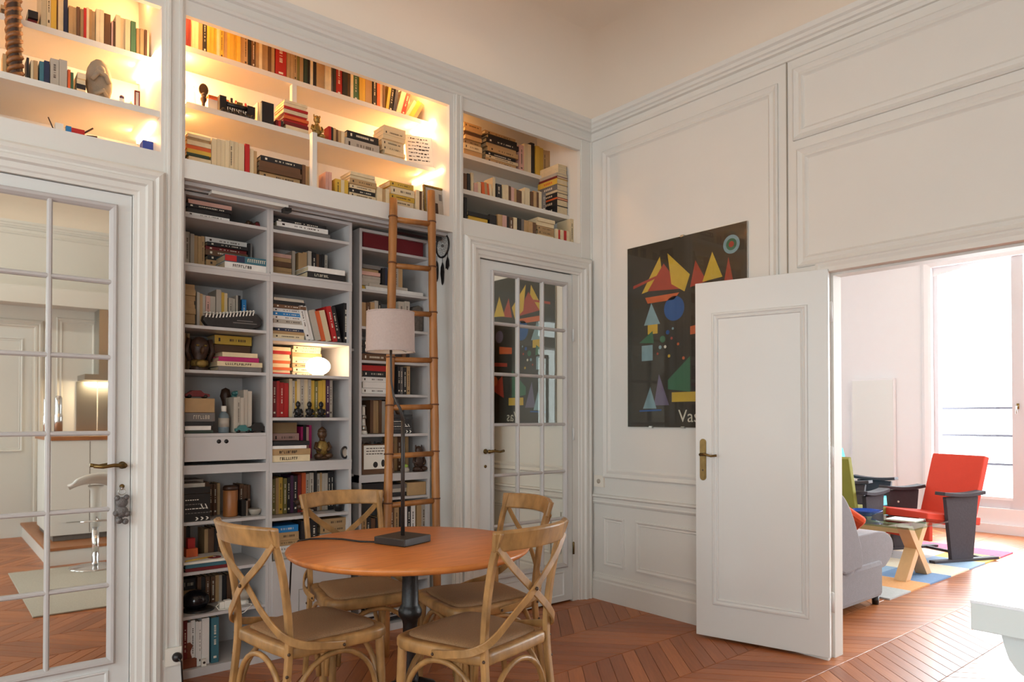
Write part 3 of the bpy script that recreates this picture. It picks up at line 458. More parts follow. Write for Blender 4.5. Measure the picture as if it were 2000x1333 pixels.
 ('UR1',2.995,'top shelf of the right-hand niche',[["k",-0.8094,0.1459,0.3106,0.1,0.0329,"tn",0.1861,0,7],["k",-0.8095,0.1413,0.3022,0.1,0.0238,"tn",0.1616,1,7],["k",-0.805,0.1454,0.3165,0.1,0.0242,"br",0.1367,2,7],["k",-0.807,0.1364,0.3054,0.1,0.0255,"tn",0.1103,3,7],["k",-0.8078,0.1477,0.3208,0.1,0.0294,"tn",0.08,4,7],["k",-0.8089,0.1492,0.3083,0.1,0.038,"cr",0.0408,5,7],["k",-0.8076,0.1514,0.3107,0.1,0.0396,"tn",-0.0,6,7],["k",-0.564,0.2698,0.3216,0.1,0.0236,"tn",0.1926,0,8],["k",-0.5524,0.2563,0.3116,0.1,0.0279,"bk",0.1638,1,8],["k",-0.5554,0.2859,0.3063,0.1,0.0301,"bk",0.1328,2,8],["k",-0.5625,0.2648,0.3132,0.1,0.0248,"tn",0.1072,3,8],["k",-0.5494,0.2676,0.3068,0.1,0.0306,"tn",0.0757,4,8],["k",-0.5607,0.2674,0.3216,0.1,0.0257,"bk",0.0492,5,8],["k",-0.5531,0.2844,0.3144,0.1,0.0192,"cr",0.0294,6,8],["k",-0.5624,0.2691,0.3186,0.1,0.0285,"tn",-0.0,7,8],["s",-0.3797,0.039,0.3126,0.12,0.1855,"pk",0],["s",-0.344,0.0295,0.3064,0.12,0.2021,"cr",0],["s",-0.3118,0.0323,0.3079,0.12,0.206,"cr",0],["s",-0.2755,0.0374,0.3144,0.12,0.228,"bk",0],["s",-0.2335,0.0336,0.3062,0.12,0.2136,"yl",0],["s",-0.1969,0.0366,0.3078,0.12,0.2084,"yl",0],["s",-0.1626,0.0294,0.3077,0.12,0.2008,"tn",0],["s",-0.1351,0.0232,0.3097,0.12,0.204,"tn",0],["s",-0.1065,0.0317,0.3088,0.12,0.2066,"tn",0]]),
 ('UR2',2.685,'middle shelf of the right-hand niche',[["s",-0.9906,0.0239,0.1451,0.078,0.115,"br",0],["s",-0.9666,0.0222,0.1423,0.081,0.119,"bk",0],["s",-0.94,0.0192,0.1404,0.088,0.13,"cr",0],["s",-0.9102,0.0304,0.1411,0.048,0.07,"pk",0],["s",-0.8817,0.0243,0.1422,0.056,0.082,"cr",0],["s",-0.8478,0.0234,0.141,0.061,0.0898,"og",-6],["s",-0.825,0.0204,0.1426,0.063,0.0924,"tn",-6],["s",-0.805,0.0179,0.1452,0.061,0.0894,"og",-6],["s",-0.7864,0.018,0.1426,0.061,0.0892,"cr",-6],["s",-0.7615,0.0202,0.143,0.095,0.139,"cr",0],["s",-0.719,0.0461,0.1455,0.071,0.105,"bk",0],["s",-0.6787,0.0236,0.1402,0.073,0.1067,"cr",0],["s",-0.6553,0.0214,0.1369,0.075,0.1104,"cr",0],["s",-0.6322,0.023,0.1405,0.074,0.1093,"br",0],["s",-0.6089,0.0219,0.134,0.07,0.1032,"pk",0],["s",-0.5867,0.0206,0.1361,0.069,0.1015,"tn",0],["s",-0.5608,0.0216,0.1386,0.066,0.0973,"br",0],["s",-0.5369,0.0242,0.1423,0.066,0.0975,"br",0],["s",-0.5117,0.0243,0.1426,0.071,0.1046,"cr",0],["s",-0.472,0.0442,0.1446,0.088,0.13,"cr",0],["s",-0.4322,0.0227,0.1416,0.077,0.113,"br",0],["s",-0.4078,0.0241,0.1367,0.083,0.1215,"tn",0],["s",-0.383,0.0235,0.1408,0.081,0.1187,"br",0],["s",-0.3559,0.0286,0.1445,0.088,0.1289,"cr",0],["s",-0.324,0.0326,0.139,0.089,0.1314,"gr",0]]),
 ('UR3',2.45,'bottom of the right-hand niche',[["s",-1.043,0.0192,0.0703,0.116,0.17,"bk",0],["k",-0.9457,0.1683,0.0626,0.13,0.0259,"bk",0.0623,0,4],["k",-0.9444,0.1511,0.0741,0.13,0.0191,"yl",0.0426,1,4],["k",-0.9506,0.1524,0.0739,0.13,0.0188,"yl",0.0232,2,4],["k",-0.9441,0.1618,0.0766,0.13,0.0225,"yl",0.0,3,4],["s",-0.827,0.0557,0.0698,0.068,0.1,"bk",0],["s",-0.7724,0.0337,0.0663,0.076,0.1124,"tn",0],["s",-0.7364,0.0356,0.0651,0.077,0.1129,"pk",0],["s",-0.7044,0.0258,0.0714,0.077,0.1129,"bk",0],["s",-0.6733,0.0339,0.0731,0.076,0.1125,"br",0],["s",-0.6396,0.0308,0.0738,0.08,0.1178,"cr",0],["s",-0.6052,0.0351,0.0726,0.08,0.1184,"bk",0],["s",-0.5742,0.0244,0.0755,0.081,0.1194,"gr",0],["s",-0.5451,0.0316,0.0756,0.079,0.1169,"tn",0],["s",-0.511,0.0338,0.0652,0.076,0.1125,"tn",0],["s",-0.4787,0.0282,0.0665,0.076,0.1121,"br",0],["k",-0.3691,0.1569,0.0644,0.13,0.0241,"cr",0.1312,0,6],["k",-0.369,0.158,0.0757,0.13,0.0252,"cr",0.1052,1,6],["k",-0.3634,0.156,0.0809,0.13,0.0283,"tn",0.076,2,6],["k",-0.3632,0.1475,0.0764,0.13,0.0292,"tn",0.0459,3,6],["k",-0.3734,0.152,0.0716,0.13,0.02,"cr",0.0252,4,6],["k",-0.3649,0.1531,0.0804,0.13,0.0245,"cr",-0.0,5,6],["s",-0.2687,0.0235,0.0676,0.072,0.1058,"cr",0],["s",-0.2449,0.0223,0.0742,0.071,0.1042,"rd",0],["s",-0.2202,0.0251,0.0646,0.072,0.1058,"cr",0],["s",-0.1927,0.0278,0.0669,0.072,0.1053,"rd",0],["s",-0.1631,0.029,0.0649,0.073,0.1074,"cr",0],["s",-0.1255,0.0336,0.0652,0.135,0.199,"cr",0],["s",-0.08,0.0442,0.0758,0.135,0.199,"gr",0]]),
 ('A1',2.24,'top left bookcase shelf',[["k",-2.5346,0.2067,0.1621,0.145,0.0195,"pk",0.0579,0,4],["k",-2.5409,0.2177,0.1623,0.152,0.0179,"bk",0.0395,1,4],["k",-2.5408,0.2039,0.1697,0.143,0.0235,"bk",0.0153,2,4],["k",-2.5458,0.211,0.1664,0.148,0.0149,"wh",0.0,3,4]]),
 ('B1',2.003,'second left bookcase shelf',[["s",-2.6036,0.0238,0.3022,0.127,0.1874,"lg",0],["s",-2.5817,0.0184,0.2946,0.122,0.1791,"lg",0],["s",-2.5624,0.0186,0.3033,0.119,0.1752,"tn",0],["s",-2.5451,0.0147,0.3011,0.118,0.1734,"tn",0],["s",-2.5287,0.0167,0.3017,0.12,0.1768,"tn",0],["k",-2.4083,0.2118,0.312,0.148,0.0267,"wh",0.1534,0,7],["k",-2.4055,0.2077,0.295,0.145,0.0187,"bk",0.1341,1,7],["k",-2.4084,0.2084,0.3114,0.146,0.0186,"dr",0.115,2,7],["k",-2.408,0.2139,0.3004,0.15,0.0285,"br",0.0856,3,7],["k",-2.4086,0.1953,0.2977,0.137,0.0238,"bk",0.0611,4,7],["k",-2.4112,0.2054,0.2954,0.144,0.0299,"tn",0.0302,5,7],["k",-2.4139,0.2001,0.2996,0.14,0.0293,"rd",-0.0,6,7],["s",-2.2942,0.0091,0.2964,0.12,0.176,"bk",0],["s",-2.2847,0.0091,0.2942,0.12,0.176,"gr",0]]),
 ('C1',1.705,'third left bookcase shelf',[["k",-2.5999,0.0522,0.2771,0.13,0.027,"tn",0.1892,0,9],["k",-2.5978,0.0518,0.265,0.13,0.0286,"tn",0.1597,1,9],["k",-2.5975,0.0528,0.276,0.13,0.0241,"tn",0.1348,2,9],["k",-2.6014,0.0499,0.2749,0.13,0.0185,"tn",0.1158,3,9],["k",-2.5996,0.0518,0.2716,0.13,0.0197,"tn",0.0955,4,9],["k",-2.5977,0.0532,0.2668,0.13,0.0281,"tn",0.0665,5,9],["k",-2.5997,0.0531,0.2729,0.13,0.0283,"tn",0.0373,6,9],["k",-2.5997,0.0542,0.2716,0.13,0.0172,"tn",0.0196,7,9],["k",-2.6,0.054,0.2774,0.13,0.0191,"tn",0.0,8,9],["s",-2.5593,0.0128,0.2647,0.123,0.1803,"lg",0],["s",-2.5457,0.0134,0.2645,0.118,0.1737,"tn",0],["s",-2.5314,0.0142,0.2681,0.115,0.1694,"lg",0],["s",-2.5111,0.0209,0.2694,0.114,0.167,"pk",0],["s",-2.4871,0.0251,0.2719,0.114,0.167,"lg",0],["s",-2.459,0.025,0.2684,0.139,0.204,"lg",0],["s",-2.4366,0.0142,0.2752,0.132,0.194,"yl",0],["s",-2.4211,0.0156,0.2754,0.131,0.192,"cr",0],["s",-2.3995,0.0202,0.266,0.115,0.169,"lg",0],["s",-2.3815,0.0143,0.2752,0.114,0.168,"lg",0],["s",-2.3659,0.0098,0.2728,0.126,0.186,"lg",0],["s",-2.3544,0.0123,0.2703,0.126,0.186,"bk",0],["s",-2.328,0.023,0.2751,0.115,0.169,"bl",0]]),
 ('D1',1.487,'fourth left bookcase shelf',[["s",-2.6064,0.0107,0.314,0.131,0.192,"tn",0],["s",-2.5944,0.0123,0.3057,0.13,0.191,"tn",0],["k",-2.3724,0.1897,0.3038,0.133,0.0459,"yl",0.1477,0,4],["k",-2.3722,0.187,0.3214,0.131,0.0497,"br",0.0965,1,4],["k",-2.3705,0.1851,0.3177,0.13,0.0516,"lg",0.0433,2,4],["k",-2.368,0.1967,0.3186,0.138,0.042,"lg",0.0,3,4]]),
 ('E1',1.178,'shelf above the small drawer',[["s",-2.4062,0.017,0.1672,0.121,0.1781,"lg",0],["s",-2.3895,0.015,0.1693,0.123,0.1814,"lg",0],["s",-2.3729,0.017,0.1661,0.12,0.1767,"lg",0],["s",-2.3532,0.0207,0.1729,0.148,0.217,"lg",0],["s",-2.3322,0.0196,0.1707,0.143,0.211,"lg",0]]),
 ('F1',0.749,'shelf below the small drawer',[["k",-2.5585,0.0969,0.3394,0.13,0.0915,"lg",0.0967,0,2],["k",-2.5575,0.0876,0.3243,0.13,0.0938,"wh",-0.0,1,2],["s",-2.4936,0.02,0.3253,0.118,0.1734,"br",0],["s",-2.4734,0.0189,0.3322,0.11,0.1614,"br",0],["s",-2.4537,0.0189,0.3248,0.109,0.1605,"br",0],["s",-2.4359,0.0152,0.3318,0.111,0.1636,"tn",0],["s",-2.3175,0.0203,0.3341,0.103,0.1521,"br",0],["s",-2.2972,0.0187,0.3331,0.099,0.145,"br",0],["s",-2.2807,0.0129,0.3276,0.099,0.1451,"br",0]]),
 ('G1',0.51,'low left bookcase shelf',[["s",-2.5921,0.0132,0.3602,0.128,0.188,"br",0],["s",-2.5746,0.0204,0.3648,0.126,0.185,"bk",0],["s",-2.4877,0.0178,0.3582,0.113,0.1666,"tn",0],["s",-2.4707,0.0148,0.3591,0.113,0.1656,"br",0],["s",-2.455,0.0154,0.3618,0.117,0.1713,"br",0],["s",-2.4387,0.0159,0.3557,0.112,0.1649,"bk",0],["s",-2.4187,0.0225,0.3622,0.114,0.1678,"br",0],["s",-2.399,0.0153,0.3609,0.113,0.1663,"tn",0]]),
 ('H1',0.298,'lower left bookcase shelf',[["k",-2.5709,0.0601,0.35,0.13,0.0558,"bk",0.0794,0,3],["k",-2.5704,0.0606,0.3404,0.13,0.037,"tn",0.0413,1,3],["k",-2.5704,0.0623,0.3379,0.13,0.04,"bk",-0.0,2,3],["s",-2.5265,0.0182,0.3372,0.095,0.1399,"br",0],["s",-2.5066,0.0201,0.3417,0.092,0.1354,"bk",0],["s",-2.4851,0.0213,0.3354,0.093,0.1366,"br",0],["s",-2.4591,0.0228,0.3346,0.09,0.133,"br",0],["s",-2.4377,0.0182,0.3386,0.093,0.137,"tn",0],["s",-2.4201,0.0157,0.3427,0.091,0.134,"lg",0],["s",-2.4008,0.0214,0.3389,0.089,0.1306,"bk",0],["s",-2.3773,0.0236,0.3352,0.089,0.1315,"br",0]]),
 ('I1',0.042,'bottom left of the bookcase',[["s",-2.6375,0.0182,0.1726,0.15,0.228,"dr",0],["s",-2.62,0.0154,0.1753,0.147,0.2159,"wh",0],["s",-2.6019,0.0193,0.1748,0.15,0.2237,"wh",0],["s",-2.5854,0.0123,0.1653,0.148,0.2172,"wh",0],["s",-2.5715,0.0144,0.1667,0.145,0.2139,"wh",0],["s",-2.544,0.0346,0.1708,0.15,0.225,"wh",0],["s",-2.5005,0.0355,0.1653,0.15,0.222,"tl",0]]),
 ('A2',2.238,'top middle bookcase shelf',[["k",-2.0642,0.3014,0.1774,0.211,0.0202,"bk",0.0512,0,3],["k",-2.0547,0.2878,0.1637,0.201,0.0247,"wh",0.0257,1,3],["k",-2.056,0.3215,0.1707,0.225,0.0249,"gr",-0.0,2,3]]),
 ('B2',2.01,'second middle bookcase shelf',[["k",-2.1146,0.1079,0.3047,0.13,0.0202,"pk",0.1211,0,6],["k",-2.1147,0.1079,0.3082,0.13,0.0237,"tn",0.0967,1,6],["k",-2.1167,0.1028,0.2931,0.13,0.0289,"br",0.0669,2,6],["k",-2.1145,0.1082,0.3009,0.13,0.0222,"tn",0.044,3,6],["k",-2.1144,0.1079,0.302,0.13,0.0195,"tn",0.024,4,6],["k",-2.1122,0.0996,0.2971,0.13,0.0232,"tn",0.0,5,6],["s",-2.048,0.0173,0.3031,0.114,0.167,"lg",0],["s",-2.009,0.0289,0.2964,0.109,0.161,"tn",0],["s",-1.9825,0.022,0.3023,0.115,0.169,"tn",0],["s",-1.9575,0.0202,0.2952,0.121,0.178,"lg",0],["s",-1.9274,0.0241,0.3043,0.118,0.1742,"bk",0],["s",-1.9069,0.0153,0.3024,0.115,0.1697,"br",0],["s",-1.8908,0.0156,0.301,0.116,0.1701,"bk",0],["s",-1.875,0.0148,0.2983,0.118,0.1732,"bk",0],["s",-1.8576,0.0185,0.3026,0.117,0.1718,"lg",0]]),
 ('C2',1.672,'third middle bookcase shelf',[["k",-2.128,0.164,0.1703,0.13,0.0146,"lg",0.2,0,11],["k",-2.1267,0.1825,0.1751,0.13,0.0209,"bk",0.1784,1,11],["k",-2.1253,0.1777,0.162,0.13,0.0167,"br",0.1612,2,11],["k",-2.1267,0.1818,0.1791,0.13,0.0192,"wh",0.1414,3,11],["k",-2.1271,0.1756,0.1788,0.13,0.0197,"bl",0.1211,4,11],["k",-2.1276,0.1759,0.1766,0.13,0.0182,"wh",0.1023,5,11],["k",-2.1242,0.1721,0.1743,0.13,0.022,"lg",0.0797,6,11],["k",-2.128,0.1785,0.1719,0.13,0.0224,"wh",0.0566,7,11],["k",-2.1201,0.1611,0.1774,0.13,0.0162,"nv",0.0399,8,11],["k",-2.1281,0.1794,0.1727,0.13,0.0167,"tn",0.0227,9,11],["k",-2.1309,0.1715,0.1661,0.13,0.022,"cr",0.0,10,11],["s",-2.0202,0.0227,0.1669,0.13,0.191,"wh",-14],["s",-1.9972,0.0215,0.1739,0.13,0.191,"wh",-14],["s",-1.9632,0.0322,0.1673,0.119,0.175,"lg",-14],["s",-1.9319,0.0279,0.1719,0.117,0.1722,"og",-14],["s",-1.9007,0.0321,0.1729,0.122,0.1796,"cr",-14],["s",-1.8637,0.0274,0.1677,0.139,0.204,"rd",-12],["s",-1.8357,0.0264,0.1728,0.139,0.204,"bk",-12],["s",-1.799,0.0269,0.1712,0.15,0.225,"bk",0]]),
 ('D2',1.485,'lamp-lit middle bookcase shelf',[["k",-2.1202,0.105,0.2912,0.13,0.0204,"cr",0.133,0,9],["k",-2.1168,0.1007,0.2915,0.13,0.0174,"rd",0.1151,1,9],["k",-2.1219,0.1018,0.2979,0.13,0.0197,"cr",0.0948,2,9],["k",-2.1186,0.105,0.2987,0.13,0.0137,"cr",0.0806,3,9],["k",-2.1179,0.103,0.299,0.13,0.0156,"og",0.0645,4,9],["k",-2.1214,0.103,0.2997,0.13,0.0212,"cr",0.0427,5,9],["k",-2.119,0.1079,0.2833,0.13,0.0145,"og",0.0277,6,9],["k",-2.1224,0.0994,0.2894,0.13,0.0137,"cr",0.0137,7,9],["k",-2.1223,0.0962,0.2821,0.13,0.0132,"rd",-0.0,8,9],["k",-1.9721,0.1604,0.291,0.13,0.0187,"cr",0.1468,0,8],["k",-1.9764,0.1644,0.2911,0.13,0.0173,"cr",0.1289,1,8],["k",-1.9695,0.1721,0.2992,0.13,0.0218,"tn",0.1064,2,8],["k",-1.9687,0.1703,0.2994,0.13,0.0183,"cr",0.0876,3,8],["k",-1.97,0.1752,0.2903,0.13,0.0159,"cr",0.0712,4,8],["k",-1.9694,0.1698,0.2997,0.13,0.0241,"tn",0.0463,5,8],["k",-1.9708,0.1709,0.2858,0.13,0.0235,"cr",0.022,6,8],["k",-1.9741,0.1627,0.2956,0.13,0.0214,"cr",-0.0,7,8]]),
 ('E2',1.256,'shelf below the globe lamp',[["s",-2.1868,0.0234,0.2151,0.129,0.1902,"dr",0],["s",-2.1657,0.0171,0.2183,0.131,0.1929,"rd",0],["s",-2.146,0.0208,0.2175,0.126,0.1858,"rd",0],["s",-2.1226,0.0242,0.2158,0.125,0.1833,"rd",0],["s",-2.0982,0.0168,0.215,0.141,0.2069,"cr",0],["s",-2.0823,0.0138,0.2141,0.134,0.1964,"lg",0],["s",-2.0683,0.0129,0.2212,0.133,0.1958,"yl",0],["s",-2.0523,0.018,0.2197,0.141,0.2069,"cr",0],["s",-2.0315,0.0218,0.2194,0.141,0.208,"lg",0],["s",-2.0093,0.0207,0.2213,0.141,0.208,"cr",0],["s",-1.9903,0.0159,0.216,0.14,0.2061,"lg",0],["s",-1.9692,0.0189,0.2238,0.138,0.2025,"yl",0],["s",-1.9494,0.019,0.2204,0.135,0.1991,"ol",0],["s",-1.9275,0.0231,0.222,0.137,0.2014,"yl",0],["s",-1.9068,0.0168,0.2151,0.141,0.207,"yl",0],["s",-1.8834,0.0224,0.2178,0.141,0.208,"pu",0],["s",-1.8619,0.0189,0.2243,0.141,0.208,"lg",0]]),
 ('F2',1.023,'lowest upper middle bookcase shelf',[["k",-2.0717,0.1432,0.3648,0.12,0.0577,"tn",0.1445,0,4],["k",-2.0678,0.1505,0.3528,0.12,0.0451,"pk",0.098,1,4],["k",-2.0683,0.1431,0.3609,0.12,0.055,"lg",0.0413,2,4],["k",-2.0714,0.1365,0.361,0.12,0.0401,"lg",0.0,3,4],["s",-1.9732,0.0131,0.3576,0.122,0.1798,"mg",0],["s",-1.9567,0.0186,0.3575,0.129,0.1897,"bk",0],["s",-1.9394,0.0147,0.3581,0.121,0.1774,"pk",0],["s",-1.9239,0.0151,0.3551,0.127,0.1873,"mg",0]]),
 ('G2',0.733,'shelf behind the dining chairs',[["s",-2.1656,0.0181,0.2743,0.129,0.1902,"ol",0],["s",-2.1475,0.0167,0.2722,0.132,0.1941,"tn",0],["s",-2.1275,0.0217,0.2745,0.134,0.1965,"yl",0],["s",-2.1061,0.0194,0.2667,0.13,0.1915,"ol",0],["s",-2.0841,0.0171,0.2701,0.132,0.1947,"bk",0],["s",-2.0664,0.0168,0.2708,0.139,0.2044,"pu",0],["s",-2.0459,0.0226,0.2719,0.137,0.2013,"bk",0],["s",-2.0241,0.0193,0.2689,0.14,0.2063,"dr",0],["s",-1.9999,0.0233,0.2677,0.146,0.2152,"og",0],["s",-1.9776,0.0195,0.2712,0.142,0.2088,"lg",0],["s",-1.9552,0.0235,0.2661,0.145,0.2137,"lg",0],["s",-1.9317,0.016,0.2648,0.15,0.2205,"bk",0],["s",-1.9137,0.0185,0.2715,0.141,0.2075,"lg",0],["s",-1.8975,0.0124,0.2719,0.143,0.2104,"tn",0],["s",-1.8843,0.013,0.2695,0.14,0.2063,"lg",0],["s",-1.8678,0.0187,0.268,0.141,0.208,"lg",0],["s",-1.8458,0.0176,0.2742,0.146,0.215,"bk",0],["s",-1.8283,0.016,0.2741,0.148,0.217,"bk",0]]),
 ('H2',0.51,'top of the white cupboard door',[["k",-2.1401,0.1442,0.1797,0.13,0.036,"bl",0.1359,0,5],["k",-2.1343,0.1396,0.1809,0.13,0.0401,"tn",0.0946,1,5],["k",-2.1376,0.1499,0.1791,0.13,0.0279,"tn",0.0658,2,5],["k",-2.1375,0.1509,0.1769,0.13,0.0333,"wh",0.0315,3,5],["k",-2.1377,0.1461,0.1676,0.13,0.0305,"lg",0.0,4,5],["s",-2.0443,0.0245,0.1671,0.128,0.1878,"bk",0],["s",-2.0168,0.0283,0.1692,0.131,0.1922,"bk",0],["s",-1.983,0.0365,0.1695,0.132,0.1936,"bk",0],["k",-1.868,0.1528,0.1736,0.13,0.0413,"tn",0.1445,0,4],["k",-1.864,0.158,0.1776,0.13,0.035,"tn",0.1084,1,4],["k",-1.8703,0.154,0.1742,0.13,0.0546,"lg",0.0521,2,4],["k",-1.8607,0.1511,0.1629,0.13,0.0506,"lg",0.0,3,4]]),
 ('B3',2.0,'second shelf behind the ladder',[["k",-1.61,0.1188,0.2226,0.13,0.0203,"gr",0.124,0,7],["k",-1.6138,0.1172,0.2417,0.13,0.0179,"tn",0.1056,1,7],["k",-1.6122,0.1202,0.2233,0.13,0.0206,"pk",0.0844,2,7],["k",-1.6026,0.117,0.2368,0.13,0.0154,"lg",0.0685,3,7],["k",-1.6091,0.1297,0.2377,0.13,0.0173,"lg",0.0507,4,7],["k",-1.6134,0.1193,0.2274,0.13,0.0257,"lg",0.0242,5,7],["k",-1.6143,0.1163,0.2364,0.13,0.0235,"yl",-0.0,6,7],["s",-1.5264,0.0204,0.2277,0.095,0.14,"bk",0],["s",-1.5079,0.0151,0.2342,0.099,0.145,"nv",0],["s",-1.4386,0.0296,0.2328,0.107,0.157,"lg",0],["s",-1.4086,0.028,0.2349,0.112,0.165,"tn",0]]),
 ('C3',1.783,'third shelf behind the ladder',[["s",-1.6565,0.0279,0.2295,0.095,0.1403,"tn",0],["s",-1.6287,0.0254,0.225,0.097,0.1422,"br",0],["s",-1.6008,0.0282,0.2284,0.1,0.1468,"tn",0],["s",-1.5737,0.0239,0.2298,0.107,0.158,"lg",0],["s",-1.5506,0.0204,0.2329,0.109,0.1602,"bk",0],["s",-1.4048,0.0407,0.2287,0.116,0.171,"lg",0],["s",-1.3653,0.0351,0.2278,0.12,0.176,"lg",0]]),
 ('D3',1.588,'shelf behind the lampshade',[["k",-1.5844,0.1666,0.2222,0.13,0.0359,"bk",0.081,0,3],["k",-1.5815,0.1729,0.2221,0.13,0.0399,"bk",0.0399,1,3],["k",-1.5831,0.1668,0.2261,0.13,0.0387,"br",-0.0,2,3],["s",-1.4391,0.0267,0.2265,0.04,0.059,"bk",0],["s",-1.4118,0.0257,0.2351,0.042,0.0613,"bk",0],["s",-1.3871,0.0217,0.2254,0.043,0.0637,"br",0],["s",-1.3614,0.0276,0.2311,0.045,0.066,"bk",0]]),
 ('E3',1.395,'fifth shelf behind the ladder',[["k",-1.5867,0.1656,0.2257,0.13,0.0323,"rd",0.1317,0,5],["k",-1.5835,0.161,0.2239,0.13,0.0328,"bk",0.0979,1,5],["k",-1.5848,0.1667,0.2315,0.13,0.0289,"wh",0.0681,2,5],["k",-1.5807,0.1621,0.228,0.13,0.0349,"wh",0.0321,3,5],["k",-1.583,0.1629,0.2351,0.13,0.0311,"wh",0.0,4,5],["s",-1.4219,0.0194,0.2256,0.113,0.1667,"bk",0],["s",-1.4018,0.0191,0.2307,0.112,0.1647,"gr",0],["s",-1.3808,0.0213,0.2252,0.11,0.162,"bk",0],["s",-1.3579,0.0228,0.2242,0.116,0.1711,"tn",0]]),
 ('F3',1.16,'sixth shelf behind the ladder',[["s",-1.5562,0.0208,0.3144,0.135,0.199,"br",0],["s",-1.5357,0.0185,0.3172,0.134,0.197,"tn",0],["s",-1.5149,0.0155,0.3223,0.134,0.1967,"tn",0],["s",-1.4976,0.0179,0.3142,0.136,0.1999,"br",0],["s",-1.4763,0.0231,0.3174,0.132,0.1936,"lg",0],["s",-1.4566,0.0146,0.3193,0.138,0.2025,"bk",0]]),
 ('G3',0.926,'seventh shelf behind the ladder',[["s",-1.3754,0.0223,0.3427,0.143,0.211,"tn",0],["s",-1.3505,0.0254,0.3404,0.141,0.2078,"br",0],["s",-1.324,0.0255,0.3455,0.144,0.2119,"tn",0],["s",-1.2999,0.0209,0.3345,0.142,0.2092,"tn",0]]),
 ('H3',0.784,'eighth shelf behind the ladder',[["k",-1.5887,0.1416,0.2294,0.13,0.0405,"bk",0.0453,0,2],["k",-1.5902,0.1469,0.2354,0.13,0.0439,"br",0.0,1,2],["k",-1.4201,0.1157,0.2343,0.13,0.0242,"gr",0.0451,0,3],["k",-1.4214,0.1145,0.2371,0.13,0.0219,"lg",0.0226,1,3],["k",-1.4191,0.1089,0.2325,0.13,0.0219,"bk",0.0,2,3]]),
 ('I3',0.5,'low shelf behind the ladder',[["s",-1.6513,0.0302,0.2279,0.124,0.1819,"tn",0],["s",-1.6196,0.0308,0.2355,0.119,0.1752,"bk",0],["s",-1.5897,0.0265,0.2333,0.112,0.1643,"br",0],["s",-1.5586,0.0333,0.2305,0.114,0.1682,"bk",0],["s",-1.5277,0.0261,0.2343,0.113,0.1667,"tn",0],["s",-1.4995,0.0279,0.2298,0.106,0.1561,"dg",0],["s",-1.4636,0.0296,0.2355,0.15,0.226,"br",0],["s",-1.4321,0.0309,0.2336,0.15,0.221,"tn",0],["s",-1.3962,0.0304,0.2331,0.15,0.2321,"bk",0],["s",-1.37,0.0198,0.2332,0.149,0.2193,"wh",0],["s",-1.3468,0.0248,0.232,0.149,0.2196,"bk",0],["s",-1.3174,0.0316,0.2344,0.148,0.2183,"wh",0],["s",-1.2752,0.0285,0.2299,0.15,0.23,"tn",0],["s",-1.2437,0.032,0.2299,0.15,0.225,"lg",0]]),
 ('J3',0.06,'bottom shelf behind the table',[["k",-1.5008,0.2754,0.2275,0.193,0.0141,"bk",0.0764,0,7],["k",-1.5055,0.2793,0.2268,0.196,0.0135,"bk",0.0626,1,7],["k",-1.5127,0.2928,0.2399,0.205,0.0099,"lg",0.0524,2,7],["k",-1.5168,0.2859,0.2272,0.2,0.0162,"wh",0.0357,3,7],["k",-1.5251,0.2817,0.2244,0.197,0.0118,"bk",0.0235,4,7],["k",-1.5193,0.2738,0.2374,0.192,0.013,"wh",0.0101,5,7],["k",-1.5138,0.3029,0.227,0.212,0.0098,"bk",0.0,6,7]]),
]
# ---------------------------------------------------------------- books
def book_geo(c,ink,style,b=None,X=None):
    b=b or M(); ct,kt=.07,.02
    b.box(-.5,-.5+ct,0,1,0,1,c,X); b.box(.5-ct,.5,0,1,0,1,c,X); b.box(-.5+ct,.5-ct,0,kt,0,1,c,X); b.box(-.5+ct,.5-ct,kt,.975,.018,.982,PAGES,X)
    rr=random.Random(style*7+1)
    if style!=3:
        z=.28+.06*style
        while z<.82:
            h=rr.uniform(.012,.03); b.add([(-.14,-.003,z),(.14,-.003,z),(.14,-.003,z+h),(-.14,-.003,z+h)],[(0,1,2,3)],ink,X=X); z+=h+rr.choice((.012,.015,.05))
        b.add([(-.2,-.003,.1),(.2,-.003,.1),(.2,-.003,.15),(-.2,-.003,.15)],[(0,1,2,3)],ink,X=X)
    return b
BM={}
def book_mesh(c,style):
    k=(c,style)
    if k not in BM:
        ink=INKL if c in('br','rd','dr','bk','gr','nv','bl','gn','mg','pu','tl','ol','dg','og') else INKD
        o=book_geo(PM[c],ink,style).obj('book'); BM[k]=o.data; bpy.data.objects.remove(o)
    return BM[k]
ORD=['first','second','third','fourth','fifth','sixth','seventh','eighth','ninth','tenth','eleventh','twelfth','thirteenth','fourteenth','fifteenth','sixteenth','seventeenth','eighteenth','nineteenth']
TEN={2:('twenty','twentieth'),3:('thirty','thirtieth'),4:('forty','fortieth'),5:('fifty','fiftieth'),6:('sixty','sixtieth'),7:('seventy','seventieth')}
def ordn(i): 
    if i<19: return ORD[i]
    a,b=divmod(i+1,10); return TEN[a][1] if b==0 else TEN[a][0]+'-'+ORD[b-1]
ALLB=[]
